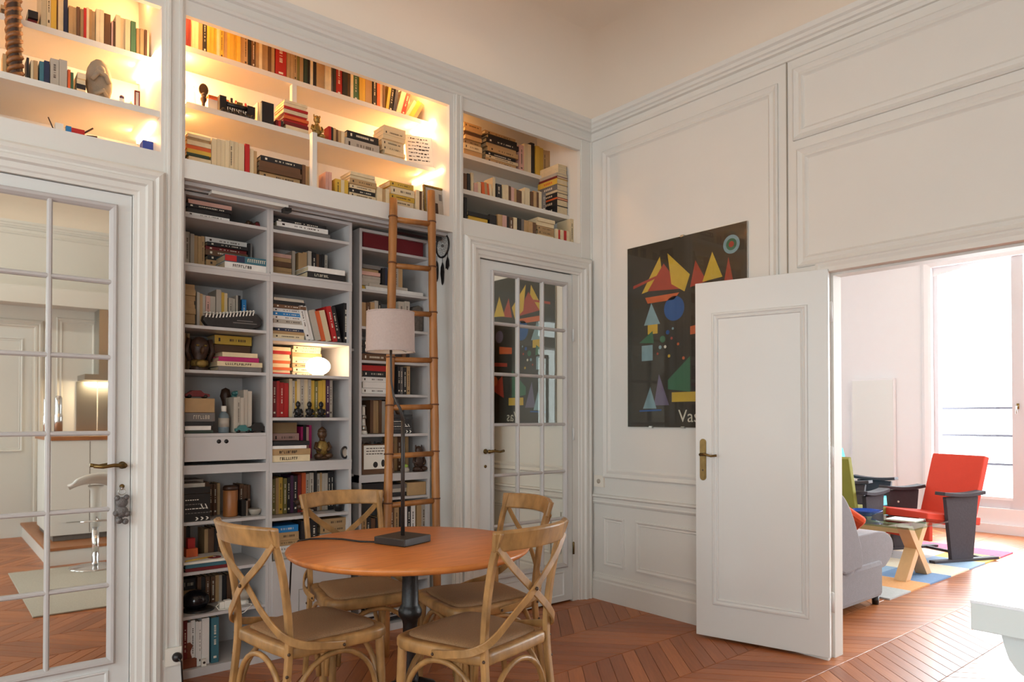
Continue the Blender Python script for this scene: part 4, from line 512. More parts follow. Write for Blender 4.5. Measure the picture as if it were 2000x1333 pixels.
for key,zf,ph,rows in BOOKS:
    si=0; piles=sum(1 for r in rows if r[0]=='k' and r[8]==0); pi_=-1
    for r in rows:
        if r[0]=='s':
            _,x,w_,y,dp,h,c,lean=r
            st=random.choice((0,1,2,3,3)) if c not in('cr','yl','tn') else random.choice((0,3,3,3))
            # keep a leaning book on its lower edge
            a=radians(lean); dz=abs(sin(a))*w_/2
            X=Matrix.Translation((x,y,zf+dz+.0005))@Matrix.Rotation(a,4,'Y')@Matrix.Diagonal((w_,dp,h-dz*2,1))
            word='leaning' if lean else 'standing'
            lb=f"{CN[c]} book {word} {ordn(si)} from left, {ph}"; si+=1; size=w_*h
        else:
            _,x,w_,y,dp,t,c,z,i,n=r
            if i==0: pi_+=1
            X=Matrix.Translation((x-w_/2,y,zf+z+t/2+.0005))@Matrix.Rotation(pi/2,4,'Y')@Matrix.Diagonal((t,dp,w_,1)); st=random.choice((0,1,2,3))
            pos='top' if i==0 else 'bottom' if i==n-1 else ORD[i]+' from top'
            pn='pile' if piles==1 else (['left','right'][pi_] if piles==2 else ['left','middle','right'][min(pi_,2)] if piles==3 else ['leftmost','second','third','rightmost'][min(pi_,3)])+' pile'
            lb=f"{CN[c]} book lying {pos} in {pn}, {ph}"; size=w_*t
        d=(X.translation-CAM).length; ALLB.append((size/d/d,key,X,c,st,lb,ph))
ALLB.sort(key=lambda q:-q[0])
BIG,SMALL=ALLB[:292],ALLB[292:]
for s_,key,X,c,st,lb,ph in BIG:
    o=bpy.data.objects.new('book',book_mesh(c,st)); SC.collection.objects.link(o); o.matrix_world=X
    tag(o,lb,'book','books on the '+ph)
b=M()
for s_,key,X,c,st,lb,ph in SMALL: book_geo(PM[c],INKD if c in('cr','tn','yl','wh','lg','pk') else INKL,3,b,X)
o=b.obj('books'); tag(o,'the smallest and thinnest books scattered between the larger ones on all shelves','books',kind='stuff')
# hand-placed books: cover seen
def flatbook(x,y,z,w,d,t,c,label,rz=0,marks=0,ink=None):
    b=M(); X=Matrix.Rotation(rz,4,'Z')
    b.box(-w/2,w/2,0,d,0,.003,PM[c],X); b.box(-w/2,w/2,0,d,t-.003,t,PM[c],X); b.box(-w/2,w/2,0,.004,.003,t-.003,PM[c],X); b.box(-w/2+.004,w/2-.004,.004,d-.004,.003,t-.003,PAGES,X)
    o=b.obj('book'); o.location=(x,y,z); tag(o,label,'book','large books laid at the shelf fronts')
    if marks:
        e=M(); xx=-w/2+.04; r_=random.Random(int(w*1000))
        for k in range(marks):
            ww=r_.uniform(.005,.009); ik=ink or INKD; q=r_.randrange(4)
            e.box(xx,xx+.002,-.0015,0,t*.28,t*.72,ik,X)
            if q!=1: e.box(xx,xx+ww,-.0015,0,t*.63,t*.72,ik,X)
            if q>1: e.box(xx,xx+ww,-.0015,0,t*.46,t*.54,ik,X)
            if q%2: e.box(xx,xx+ww,-.0015,0,t*.28,t*.36,ik,X)
            if q==3: e.box(xx+ww-.002,xx+ww,-.0015,0,t*.3,t*.7,ik,X)
            xx+=ww+.004
            if xx>w/2-.03: break
        e.obj('spine_title',o)
    return o
flatbook(-2.36,.15,2.004,.215,.2,.032,'wh','white book under the red, blue and teal one at the shelf front',marks=9)
o=flatbook(-2.36,.15,2.037,.215,.2,.036,'tl','teal book with red and blue spine end, second left bookcase shelf',marks=0)
e=M(); e.box(-.107,-.05,-.0016,0,.003,.033,PM['rd']); e.box(-.05,-.01,-.0016,0,.003,.033,PM['nv']); e.obj('spine_band',o)
e=M(); 
for k in range(9): e.box(.005+k*.0105,.005+k*.0105+.0035,-.0018,0,.010,.027,INKL); e.box(.005+k*.0105,.005+k*.0105+.0075,-.0018,0,.023,.027,INKL)
e.obj('spine_title',o)
flatbook(-1.925,.145,2.011,.222,.2,.032,'bk','black book at the shelf front under a white one',marks=8,ink=INKL)
flatbook(-1.925,.145,2.044,.215,.2,.028,'wh','white book lying on the black one, second middle bookcase shelf')
flatbook(-2.39,.148,1.488,.215,.19,.022,'gr','dark grey book at the bottom of the magenta pile')
flatbook(-2.39,.148,1.511,.225,.19,.024,'cr','cream book under the magenta one',marks=12)
flatbook(-2.395,.148,1.536,.20,.19,.022,'mg','bright magenta book in the fourth left bookcase shelf',marks=0)
flatbook(-2.39,.148,1.559,.175,.19,.022,'cr','cream book on top of the magenta one',marks=0)
flatbook(-2.12,.148,1.022,.205,.19,.034,'cr','cream picture-spined book at the bottom of the middle pile',marks=9)
flatbook(-2.12,.148,1.057,.21,.19,.032,'tn','tan book with coloured spine patches in the middle pile',marks=9)
flatbook(-2.13,.148,1.090,.185,.19,.016,'wh','white book in the pile beside the seated figure')
flatbook(-2.12,.148,1.107,.20,.19,.022,'bk','dark grey book in the pile beside the seated figure')
flatbook(-2.585,.15,1.178,.13,.2,.014,'dg','dark book at the bottom of the drawer-top pile')
flatbook(-2.59,.15,1.193,.12,.2,.020,'wh','white book low in the drawer-top pile')
flatbook(-2.585,.15,1.214,.135,.2,.020,'bk','black book in the middle of the drawer-top pile')
flatbook(-2.582,.15,1.235,.14,.2,.042,'gr','thick dark grey book in the drawer-top pile',marks=8,ink=INKL)
flatbook(-1.455,.215,2.0,.39,.2,.020,'wh','white papers and books lying at the shelf front behind the ladder')
flatbook(-1.50,.215,2.021,.26,.2,.016,'lg','pale book on the white papers behind the ladder',marks=0)
for i,(c,w_,lb) in enumerate((('cr',.27,'cream'),('tl',.25,'teal'),('dr',.24,'maroon'))): pass
flatbook(-2.545,.146,.509,.20,.2,.016,'dr','maroon book lying flat on the low left shelf')
flatbook(-2.55,.146,.526,.19,.2,.020,'tl','teal book lying on the maroon one, low left shelf',marks=0)
# dense stack column in the right niche with spines to the left
zz=2.6855
for i,(t,c,lb) in enumerate([(.055,'bk','wide black book at the foot of the tall right-niche pile'),(.045,'bk','black book second from the foot of the tall right-niche pile'),(.012,'og','thin orange book in the tall right-niche pile'),(.035,'bk','black book in the middle of the tall right-niche pile'),(.016,'cr','cream book in the middle of the tall right-niche pile'),(.042,'gr','grey book below the yellow one in the tall right-niche pile'),(.040,'yl','thick bright yellow book in the tall right-niche pile'),(.016,'dr','dark red book above the bright yellow one'),(.022,'lg','pale book above the dark red one, right-niche pile'),(.034,'cr','cream book second from top of the tall right-niche pile'),(.030,'cr','cream book crowning the tall right-niche pile')]):
    b=M(); w_=.105 if i<9 else .085; dpt=.20-(.01*(i%3)); x0=-.222 + (.012 if i>8 else 0)
    b.box(0,w_,0,dpt,0,.003,PM[c]); b.box(0,w_,0,dpt,t-.003,t,PM[c]); b.box(0,.004,0,dpt,.003,t-.003,PM[c]); b.box(.004,w_-.004,.003,dpt-.003,.003,t-.003,PAGES)
    if c in('bk','yl','gr'): 
        for k in range(5): b.box(-.0008,0,.05+k*.018,.06+k*.018,t*.3,t*.65,INKL if c!='yl' else PM['og'])
    o=b.obj('book'); o.location=(x0,.112-.05+.0,zz) if 0 else (x0,.118,zz); zz+=t+.0004; tag(o,lb,'book','tall pile at the right end of the right-hand niche')
# ---------------------------------------------------------------- ornaments in the niches and bookcases
def top(o,loc,label,cat,group=None):
    rebase(o,loc); return tag(o,label,cat,group)
GOLD=mat('old_gilt',(150,122,64),.4,.6,var=.4,scale=60,bump=.6,bscale=90); DWOOD=mat('dark_carved_wood',(62,38,24),.5,var=.4,scale=30,bump=.4,bscale=60); RWOOD=mat('striped_horn_wood',(132,84,44),.4,var=.5,scale=20,bump=.4,bscale=60)
STONE=mat('grey_carved_stone',(140,128,112),.8,var=.15,scale=20,bump=.5,bscale=60); TEALM=mat('teal_enamel',(58,112,110),.4); BRO=mat('bronze_brown',(84,58,36),.45,.3,var=.4,scale=40)
# twisted carved post
e=M(); n=70; pts=[]; rs=[]
for i in range(n):
    t=i/(n-1); pts.append((-3.335-.012*sin(t*2.2),.095+.004*sin(t*9),2.657+.56*t)); rs.append((.026 if t<.8 else .022)*(1+.0*sin(t)))
e.tube(pts,rs,DWOOD,12)
for ph in(0,pi):
    p2=[]
    for i in range(90):
        t=i/89; a=t*2*pi*6.5+ph; c=Vector((-3.335-.012*sin(t*.78*2.2),.095,2.657+.44*t)); p2.append(c+Vector((cos(a)*.022,sin(a)*.022,0)))
    e.tube(p2,.011,RWOOD,6)
e.ball((-3.345,.09,3.13),(.024,.024,.03),mat('red_lacquer',(120,44,28),.4,var=.3),14,8); e.ball((-3.35,.09,3.17),(.022,.022,.03),DWOOD,14,8)
top(e.obj('carved_post'),(-3.335,.095,2.657),'tall dark twisted carved wooden serpent post at far left niche','sculpture')
# stone figure
e=M(); e.lathe([(.030,0),(.040,.03),(.052,.08),(.054,.12),(.046,.165),(.032,.195),(.014,.212),(0,.216)],STONE,22,c=(-3.022,.16,2.6565),ax=(1,.62))
e.tube([(-3.055,.125,2.76),(-3.03,.118,2.80),(-3.00,.12,2.79),(-2.985,.13,2.76)],.011,STONE); e.ball((-3.02,.132,2.81),(.02,.02,.024),STONE,12,8); e.tube([(-3.045,.13,2.70),(-3.01,.118,2.72),(-2.99,.13,2.69)],.010,STONE)
top(e.obj('stone_figure',bevel=0),(-3.022,.16,2.6565),'egg-shaped grey carved stone figure on the lit left niche shelf','sculpture')
e=M(); e.lathe([(.012,0),(.012,.004),(.004,.008),(.004,.03),(.009,.036),(.011,.05),(0,.058)],CREAMP,14,c=(-2.935,.13,2.6565)); e.ball((-2.935,.13,2.715),.010,PM['pu'],12,8); top(e.obj('figurine'),(-2.935,.13,2.6565),'tiny white and purple figurine on the lit left niche shelf','figurine')
e=M(); e.lathe([(.009,0),(.009,.04),(.002,.042),(.002,.05)],PM['yl'],14,c=(-2.897,.13,2.6565)); top(e.obj('candle'),(-2.897,.13,2.6565),'short pale yellow candle on the lit left niche shelf','candle')
e=M(); e.ring(-2.882,-2.860,2.6575,2.765,[(0,-.01),(0,0),(.004,.0),(.004,-.006),(.004,-.01),(0,-.01)],PM['dr'],lambda u,v,h:(u,.13-h,v)); e.box(-2.878,-2.864,.136,.138,2.66,2.76,CREAMP); top(e.obj('photo_frame'),(-2.871,.13,2.6575),'narrow dark red frame at the right end of the left niche','frame')
e=M(); e.box(-2.845,-2.80,.14,.20,2.45,2.548,solid('royal_blue_card',(28,60,150))); top(e.obj('box',bevel=.002),(-2.822,.14,2.45),'royal blue box at the lower right of the left niche','box')
t=thing('model_ship','small model boat with blue and red hull in the left niche','model',(-3.13,.15,2.45))
e=M(); e.prism([(-.08,.05),(.08,.05),(.06,.01),(-.05,.01)],-.018,.018,PM['nv'],lambda u,v,h:(u,h,v)); e.box(-.06,-.03,-.014,.014,.05,.085,CREAMP); e.box(.0,.05,-.015,.015,.05,.078,PM['rd']); e.box(-.02,0,-.012,.012,.05,.082,PM['bl']); e.box(-.06,.06,-.02,.02,0,.01,DWOOD); e.obj('hull',t)
e=M(); e.tube([(.05,0,.07),(.085,0,.10)],.004,DWOOD); e.tube([(-.062,0,.05),(-.085,0,.105)],.0025,DWOOD); e.tube([(.06,0,.06),(.10,-.01,.062)],.004,DWOOD); e.obj('mast',t)
# centre niche ornaments
e=M(); e.lathe([(.022,0),(.024,.004),(.024,.085),(.018,.095),(.020,.10),(.020,.115)],GLASS,18,c=(-2.61,.24,2.7865)); top(e.obj('glass_jar'),(-2.61,.24,2.7865),'clear glass jar at the left end of the lit centre niche','jar')
e=M(); e.lathe([(.018,0),(.018,.006),(.006,.012),(.008,.04),(.016,.055),(.010,.075)],DWOOD,14,c=(-2.556,.21,2.7865)); e.prism([(.03*cos(a)*.75,.105+.03*sin(a)) for a in[i*pi/8 for i in range(16)]],-.004,.004,BRO,lambda u,v,h:(-2.556+u,.21+h,2.7865+v)); e.ball((-2.556,.205,2.862),.013,DWOOD,12,8); top(e.obj('figurine'),(-2.556,.21,2.7865),'dark fan-backed carved figurine at left of the lit centre niche','figurine')
o=flatbook(-2.475,.23,2.87,.10,.12,.014,'og','orange-red book lying behind the black toy train',marks=0)
e=M(); e.box(-2.525,-2.42,.24,.36,2.7865,2.869,CREAMP); top(e.obj('box'),(-2.472,.24,2.7865),'cream box carrying the orange-red book in the centre niche','box')
t=thing('toy_train','black toy train with white lettering in the lit centre niche','toy',(-2.403,.185,2.7865))
e=M(); e.box(-.088,-.055,-.018,.018,.012,.085,BLACK); e.box(-.055,.05,-.016,.016,.012,.04,BLACK); e.box(.05,.09,-.018,.018,.012,.07,BLACK); e.tube([(-.05,0,.055),(.05,0,.055)],.014,BLACK,12); e.box(-.03,-.02,-.006,.006,.06,.09,BLACK); e.box(.0,.03,-.008,.008,.065,.078,GOLD); e.obj('body',t)
for x in(-.07,-.04,-.01,.02,.05,.075):
    e=M(); e.lathe([(.012,-.022),(.012,.022)],BLACK,14,X=Matrix.Translation((x,0,.0125))@Matrix.Rotation(pi/2,4,'X')); e.obj('wheel',t)
e=M(); r_=random.Random(3)
for k in range(9): x=-.05+k*.011; e.box(x,x+.003,-.0175,-.016,.018,.035,CREAMP); e.box(x,x+.007,-.0175,-.016,.018+.006*(k%3),.022+.006*(k%3),CREAMP)
e.obj('lettering',t)
for x,h in((-2.385,.055),(-2.335,.06)):
    e=M(); e.lathe([(.008,0),(.010,.01),(.006,.03),(.007,.038),(.006,.05),(0,.056)],PM['rd'],12,c=(x,.25,2.7865+.06)); e.box(x-.012,x+.012,.238,.262,2.7865,2.7865+.06,PM['lg']); o=e.obj('figurine'); top(o,(x,.25,2.7865),'small red figurine standing behind the toy train, '+('left one' if x<-2.36 else 'right one'),'figurine')
def seated(name,x,y,z,h,m,label,m2=None,ears=False,cat='figurine'):
    s=h; b=M()
    b.lathe([(.20*s,0),(.22*s,.04*s),(.17*s,.10*s)],m,18,c=(x,y,z),ax=(1,.75)); b.ball((x,y,z+.30*s),(.18*s,.13*s,.24*s),m2 or m,16,10); b.ball((x,y-.01*s,z+.70*s),(.13*s,.12*s,.15*s),m,16,10); b.tube([(x,y,z+.5*s),(x,y,z+.62*s)],.075*s,m,10)
    for k in(-1,1):
        b.tube([(x+k*.16*s,y,z+.46*s),(x+k*.22*s,y-.05*s,z+.32*s),(x+k*.10*s,y-.14*s,z+.24*s)],[.055*s,.05*s,.04*s],m,8); b.ball((x+k*.15*s,y-.10*s,z+.10*s),(.12*s,.13*s,.08*s),m,12,8)
        b.ball((x+k*.115*s,y,z+(.82 if ears else .70)*s),(.03*s,.02*s,(.07 if ears else .045)*s),m,8,6)
        b.ball((x+k*.045*s,y-.115*s,z+.73*s),.018*s,INKD,6,4)
    b.ball((x,y-.125*s,z+.68*s),(.035*s,.04*s,.03*s),m,8,6)
    if not ears: b.lathe([(.13*s,0),(.10*s,.07*s),(.03*s,.13*s),(0,.15*s)],m,14,c=(x,y,z+.76*s))
    return top(b.obj(name),(x,y,z),label,cat)
seated('figurine',-1.968,.185,2.7855,.15,GOLD,'gilt bear figurine in the middle of the lit centre niche',ears=True)
seated('figurine',-1.915,.22,1.0235,.20,BRO,'brown seated Buddha-like figure beside the pile, middle bookcase',m2=GOLD)
t=thing('plaque','cream plaque covered in handwriting leaning in the lit centre niche','plaque',(-1.295,.19,2.7865))
e=M(); X=Matrix.Rotation(radians(-8),4,'X')@Matrix.Rotation(radians(-14),4,'Z'); e.box(-.085,.085,0,.012,0,.20,CREAMP,X); e.obj('slab',t,bevel=.003)
e=M(); r_=random.Random(8)
for j in range(7):
    u=-.07
    while u<.06:
        w_=r_.uniform(.006,.022); v=.175-j*.023; e.box(u,u+w_,-.0012,0,v+r_.uniform(-.003,.003),v+.004+r_.uniform(-.001,.004),INKD,X); u+=w_+r_.uniform(.003,.009)
e.obj('handwriting',t)
t=thing('picture_frame','small framed photograph of a doorway leaning at right in the centre niche','frame',(-1.272,.055,2.4505))
e=M(); X=Matrix.Rotation(radians(-6),4,'X'); e.box(-.075,.075,.004,.014,0,.19,PM['br'],X); e.ring(-.075,.075,0,.19,[(0,0),(0,.006),(.010,.006),(.012,0)],GOLD,lambda u,v,h:tuple(X@Vector((u,.004-h,v)))); e.obj('frame',t)
e=M(); e.box(-.062,.062,.0025,.004,.013,.177,PM['lg'],X); e.box(-.02,.02,.0015,.0025,.02,.09,DWOOD,X); e.box(-.035,.035,.0015,.0025,.013,.02,INKD,X); e.box(-.05,-.03,.0015,.0025,.11,.15,PM['gr'],X); e.box(.03,.05,.0015,.0025,.11,.15,PM['gr'],X); e.obj('photograph',t)
# white framed prints at right end of right niche
for i,(z0,z1) in enumerate(((2.4505,2.60),(2.6855,2.76))): pass
# left bookcase
e=M(); r_=random.Random(2)
for k in range(12): a=r_.uniform(0,6.28); e.ball((-2.287+r_.uniform(-.035,.035),.27+.02*sin(a),2.2555+r_.uniform(0,.03)),r_.uniform(.010,.016),(DWOOD,PM['dr'],BRO)[k%3],8,6)
top(e.obj('ornament'),(-2.287,.27,2.2395),'dark reddish ornament on the top left bookcase shelf','ornament')
# clapper-like wooden rattle fish (dark, white ridges)
t=thing('carved_fish','dark carved fish-shaped box with white ridged edge, third left shelf','ornament',(-2.42,.19,1.7045))
e=M(); pol=[(-.145,.03),(-.12,.0),(.09,.0),(.14,.022),(.15,.055),(.125,.082),(.07,.092),(0,.078),(-.08,.062),(-.14,.055)]
e.prism(pol,-.022,.022,mat('dark_lacquer',(38,34,34),.4,var=.3,scale=60),lambda u,v,h:(u,h,v)); e.obj('body',t,bevel=.004)
e=M()
for k in range(15):
    u=-.135+k*.0165; v=.058+.03*max(0,(k-3)/12) ; e.add([(u,-.0235,v-.012),(u+.006,-.0235,v-.012),(u+.013,-.0235,v+.012),(u+.007,-.0235,v+.012)],[(0,1,2,3)],CREAMP); e.box(u+.004,u+.011,-.0235,.022,v+.008,v+.016,CREAMP)
e.box(.0,.12,-.0232,-.022,.028,.032,PM['gr']); e.box(.02,.10,-.0232,-.022,.04,.044,PM['gr']); e.obj('ridge',t)
# mask
t=thing('mask_sculpture','dark wooden mask head with gilt collar, fourth left bookcase shelf','sculpture',(-2.56,.24,1.487))
e=M(); e.lathe([(.045,0),(.048,.01),(.03,.03),(.028,.06),(.04,.09),(.046,.12),(.04,.15),(.02,.168),(0,.172)],DWOOD,18,ax=(1,.8)); e.ball((0,-.045,.10),(.010,.018,.02),BRO,8,6)
for k in(-1,1): e.ball((k*.018,-.036,.125),(.009,.006,.006),GOLD,8,6); e.tube([(k*.045,0,.05),(k*.062,0,.10),(k*.05,0,.16)],.012,DWOOD,8)
e.obj('head',t); e=M(); e.lathe([(.034,.02),(.044,.03),(.042,.05),(.030,.056)],GOLD,18,ax=(1,.85)); e.ball((.0,-.04,.035),(.03,.012,.02),GOLD,10,6); e.obj('collar',t)
# drawer-top things
e=M(); e.box(-2.652,-2.512,.15,.30,1.2785,1.348,PM['tn']); top(e.obj('box',bevel=.003),(-2.582,.15,1.2785),'tan cardboard box under the toy car, drawer-top shelf','box')
t=thing('toy_car','dark toy car on the tan box, drawer-top shelf','toy',(-2.59,.19,1.349))
e=M(); e.prism([(-.055,.008),(.06,.008),(.06,.02),(.035,.024),(.018,.038),(-.022,.038),(-.04,.024),(-.055,.02)],-.022,.022,PM['dr'],lambda u,v,h:(u,h,v)); e.obj('body',t,bevel=.002)
for x in(-.035,.04):
    e=M(); e.lathe([(.009,-.024),(.009,.024)],BLACK,14,X=Matrix.Translation((x,0,.009))@Matrix.Rotation(pi/2,4,'X')); e.obj('wheel',t)
t=thing('spray_bottle','grey bottle with a white cap standing above the small drawer','bottle',(-2.453,.20,1.1765))
e=M(); e.lathe([(.024,0),(.026,.004),(.026,.085),(.020,.098),(.012,.104),(.012,.11)],solid('grey_blue_plastic',(104,116,122),.4),20); e.obj('body',t); e=M(); e.lathe([(.013,.108),(.013,.134),(.011,.136)],CREAMP,16); e.obj('cap',t); e=M(); e.lathe([(.0263,.03),(.0263,.075)],PM['lg'],20); e.obj('paper_label',t)
e=M(); e.lathe([(.028,0),(.022,.02),(.012,.10),(.018,.16),(.028,.19),(.020,.225),(0,.235)],DWOOD,14,c=(-2.40,.34,1.1765)); e.tube([(-2.40,.34,1.36),(-2.36,.33,1.34),(-2.355,.32,1.28)],.009,DWOOD); top(e.obj('statuette'),(-2.40,.34,1.1765),'slim dark statuette behind the grey bottle','statuette')
e=M(); e.box(-2.355,-2.335,.27,.29,1.1765,1.35,PM['lg']); r_=random.Random(5)
for k in range(9): a=k*.7; e.ball((-2.345+.03*cos(a),.28+.012*sin(a),1.372+.012*sin(2*a)),(.018,.01,.012),TEALM,8,6)
top(e.obj('ornament'),(-2.345,.28,1.1765),'teal leaf-shaped ornament on a pale pedestal above the drawer','ornament')
def car(x,y,z,m,label,s=1):
    t=thing('toy_car',label,'toy',(x,y,z)); e=M(); e.prism([(-.04*s,.008),(.04*s,.008),(.04*s,.022*s),(.02*s,.026*s),(.012*s,.04*s),(-.016*s,.04*s),(-.026*s,.026*s),(-.04*s,.022*s)],-.018,.018,m,lambda u,v,h:(u,h,v)); e.obj('body',t,bevel=.002)
    for k in(-.024,.026):
        e=M(); e.lathe([(.008,-.02),(.008,.02)],BLACK,12,X=Matrix.Translation((k*s,0,.008))@Matrix.Rotation(pi/2,4,'X')); e.obj('wheel',t)
car(-2.372,.165,1.1765,TEALM,'teal toy car at the shelf edge above the drawer'); car(-2.293,.175,1.1765,BLACK,'black and teal toy van at right above the drawer',1.3)
# clapperboards
def clapper(x,y,z,w_,h,label,rz=0,hinge=True):
    t=thing('clapperboard',label,'clapperboard',(x,y,z),rz); e=M(); e.box(-w_/2,w_/2,0,.008,0,h*.8,BLACK); e.obj('slate',t)
    e=M(); e.box(-w_/2,w_/2,-.001,.009,h*.82,h,BLACK); e.obj('clap_stick',t)
    e=M(); n=6
    for k in range(3):
        u=w_/2-.016-k*.024; e.add([(u-.006,-.0012,.004),(u+.002,-.0012,.004),(u+.010,-.0012,.012),(u+.002,-.0012,.020),(u-.006,-.0012,.020),(u+.002,-.0012,.012)],[(0,1,5),(1,2,5),(2,3,5),(3,4,5)],CREAMP)
    r_=random.Random(4)
    for j in range(4):
        u=-w_*.42
        while u<w_*.05+.02*j: q=r_.uniform(.005,.013); e.box(u,u+q,-.0012,0,h*(.62-.13*j),h*(.62-.13*j)+.004,(CREAMP,PM['gr'])[j%2]); u+=q+.004
    for k in range(2): u=w_*.22+k*.02; e.add([(u,-.0012,h*.35),(u+.005,-.0012,h*.35),(u-.006,-.0012,h*.5),(u-.011,-.0012,h*.5)],[(0,1,2,3)],CREAMP)
    e.obj('chalk_marks',t); return t
clapper(-2.590,.165,.7485,.125,.165,'black film clapperboard with white arrows below the drawer')
e=M(); e.box(-2.655,-2.54,.20,.34,.7485,.90,PM['br']); top(e.obj('box'),(-2.6,.20,.7485),'brown box behind the black clapperboard','box')
o=flatbook(-2.6,.19,.901,.11,.15,.03,'lg','pale flat box lying above the clapperboard')
e=M(); e.lathe([(.034,0),(.036,.006),(.036,.13),(.030,.138)],mat('honey_wood',(150,94,48),.4,var=.3,stretch=(1,1,.2)),22,c=(-2.405,.24,.7485)); e.lathe([(.037,.135),(.037,.150),(.03,.158),(0,.160)],DWOOD,22,c=(-2.405,.24,.7485)); top(e.obj('wooden_jar'),(-2.405,.24,.7485),'turned honey-brown wooden jar below the drawer','jar')
e=M(); e.box(-2.362,-2.34,.20,.25,.7485,.83,BLACK); e.box(-2.339,-2.33,.20,.22,.7485,.835,STEEL); e.box(-2.339,-2.318,.20,.22,.825,.835,STEEL); top(e.obj('gadget'),(-2.345,.20,.7485),'small black and silver gadget beside the wooden jar','gadget')
e=M(); e.lathe([(.020,0),(.030,.012),(.034,.03),(.032,.032),(.026,.012),(0,.008)],PM['lg'],18,c=(-2.288,.22,.7485)); top(e.obj('bowl'),(-2.288,.22,.7485),'little grey bowl at the right end below the drawer','bowl')
# tray with pencil and disc
t=thing('tray_board','white board pulled out on the low left shelf','board',(-2.545,.130,.5465)); e=M(); e.box(-.112,.112,0,.2,0,.012,CREAMP); e.obj('board',t,bevel=.002)
o=M(); o.tube([(-2.645,.15,.562),(-2.50,.20,.562)],.004,PM['yl'],6); top(o.obj('pencil'),(-2.57,.17,.5585),'yellow pencil lying on the white board','pencil')
o=M(); o.lathe([(.032,0),(.032,.003)],PM['dr'],24,c=(-2.50,.185,.559)); o.lathe([(.008,.003),(.008,.0036)],CREAMP,12,c=(-2.50,.185,.559)); top(o.obj('disc'),(-2.50,.185,.559),'dark red disc lying on the white board','disc')
e=M(); e.box(-2.61,-2.555,.265,.32,.5096,.60,PM['og']); e.box(-2.60,-2.565,.275,.31,.60,.65,PM['rd']); e.box(-2.60,-2.565,.2635,.265,.53,.56,PM['rd']); top(e.obj('packet',bevel=.002),(-2.58,.265,.5096),'orange and red packet standing behind the white board','packet')
# lower left: helmet, lamp, adaptor
e=M(); e.ball((-2.57,.245,.347),(.065,.06,.050),mat('black_gloss',(16,16,22),.15),22,12); e.lathe([(.075,0),(.078,.004),(.06,.012)],BLACK,22,c=(-2.56,.24,.2965)); top(e.obj('speaker_ball'),(-2.57,.245,.2965),'glossy black rounded speaker on the lower left shelf','speaker')
e=M(); e.ball((-2.345,.225,.344),(.045,.04,.030),PM['lg'],18,10); e.lathe([(.03,0),(.03,.012),(.02,.02)],CREAMP,18,c=(-2.345,.225,.2965)); top(e.obj('desk_light'),(-2.345,.225,.2965),'cream oval light on the lower left shelf behind the chair','lamp')
t=thing('power_adaptor','white power adaptor with looping cable on the lower left shelf','adaptor',(-2.445,.18,.2965)); e=M(); e.box(-.03,-.005,0,.03,0,.035,CREAMP); e.box(-.005,.028,-.005,.028,0,.04,CREAMP); e.obj('plug_block',t,bevel=.003)
e=M(); e.tube([(-.03,.0,.03),(-.05,-.01,.02),(-.04,-.022,.004),(0,-.025,.003),(.03,-.042,-.0),(.05,-.048,-.03),(.08,-.046,-.02),(.12,-.035,.008),(.10,.0,.01)],.0025,CREAMP,6); e.obj('cable',t)
# terracotta figure bottom left
e=M(); TC=mat('terracotta',(120,62,38),.8,var=.25,bump=.3); e.box(-2.652,-2.585,.165,.24,.0405,.085,TC); e.lathe([(.03,0),(.026,.03),(.032,.06),(.02,.09),(.0,.10)],TC,14,c=(-2.62,.20,.085)); e.tube([(-2.60,.19,.13),(-2.575,.18,.15),(-2.565,.18,.12)],.009,TC); top(e.obj('terracotta_figure',bevel=.003),(-2.62,.2,.0405),'terracotta figure at the bottom left of the bookcase','sculpture')
e=M(); e.box(-2.567,-2.545,.15,.165,.0405,.075,CREAMP); e.lathe([(.006,0),(.006,.002)],INKD,12,X=Matrix.Translation((-2.556,.15,.058))@Matrix.Rotation(pi/2,4,'X')); top(e.obj('small_box'),(-2.556,.15,.0405),'tiny white box beside the terracotta figure','box')
# globe lamp
t=thing('globe_lamp','glowing white flattened globe lamp on the lit middle shelf','lamp',(-1.943,.215,1.4835)); e=M(); e.lathe([(.03,0),(.032,.006),(.03,.010)],CREAMP,20); e.obj('base',t)
e=M(); e.ball((0,0,.055),(.068,.062,.050),GLOBE,28,16); e.obj('globe',t)
l=bpy.data.lights.new('globe_light','POINT'); l.energy=1.1; l.color=(1,.58,.26); l.shadow_soft_size=.03; lo=bpy.data.objects.new('globe_light',l); SC.collection.objects.link(lo); lo.parent=t; lo.location=(0,-.03,.125)
for i,x in enumerate((-2.074,-2.010,-1.943)):
    seated('figurine',x,.175,1.2545,.095,BLACK,('left','middle','right')[i]+' one of three little black seated figurines','') if 0 else seated('figurine',x,.175,1.2545,.098,BLACK,('left','middle','right')[i]+' one of three little black seated figurines on the middle bookcase')
t=thing('oval_frame','tiny oval black frame standing at right in the middle bookcase','frame',(-1.805,.165,1.0235)); e=M(); e.tube([(.020*cos(a),0,.036+.030*sin(a)) for a in[i*pi/10 for i in range(20)]],.006,BLACK,8,closed=True); e.obj('frame',t); e=M(); e.prism([(.018*cos(a),.036+.028*sin(a)) for a in[i*pi/8 for i in range(16)]],.001,.004,PM['lg'],lambda u,v,h:(u,h,v)); e.obj('picture',t)
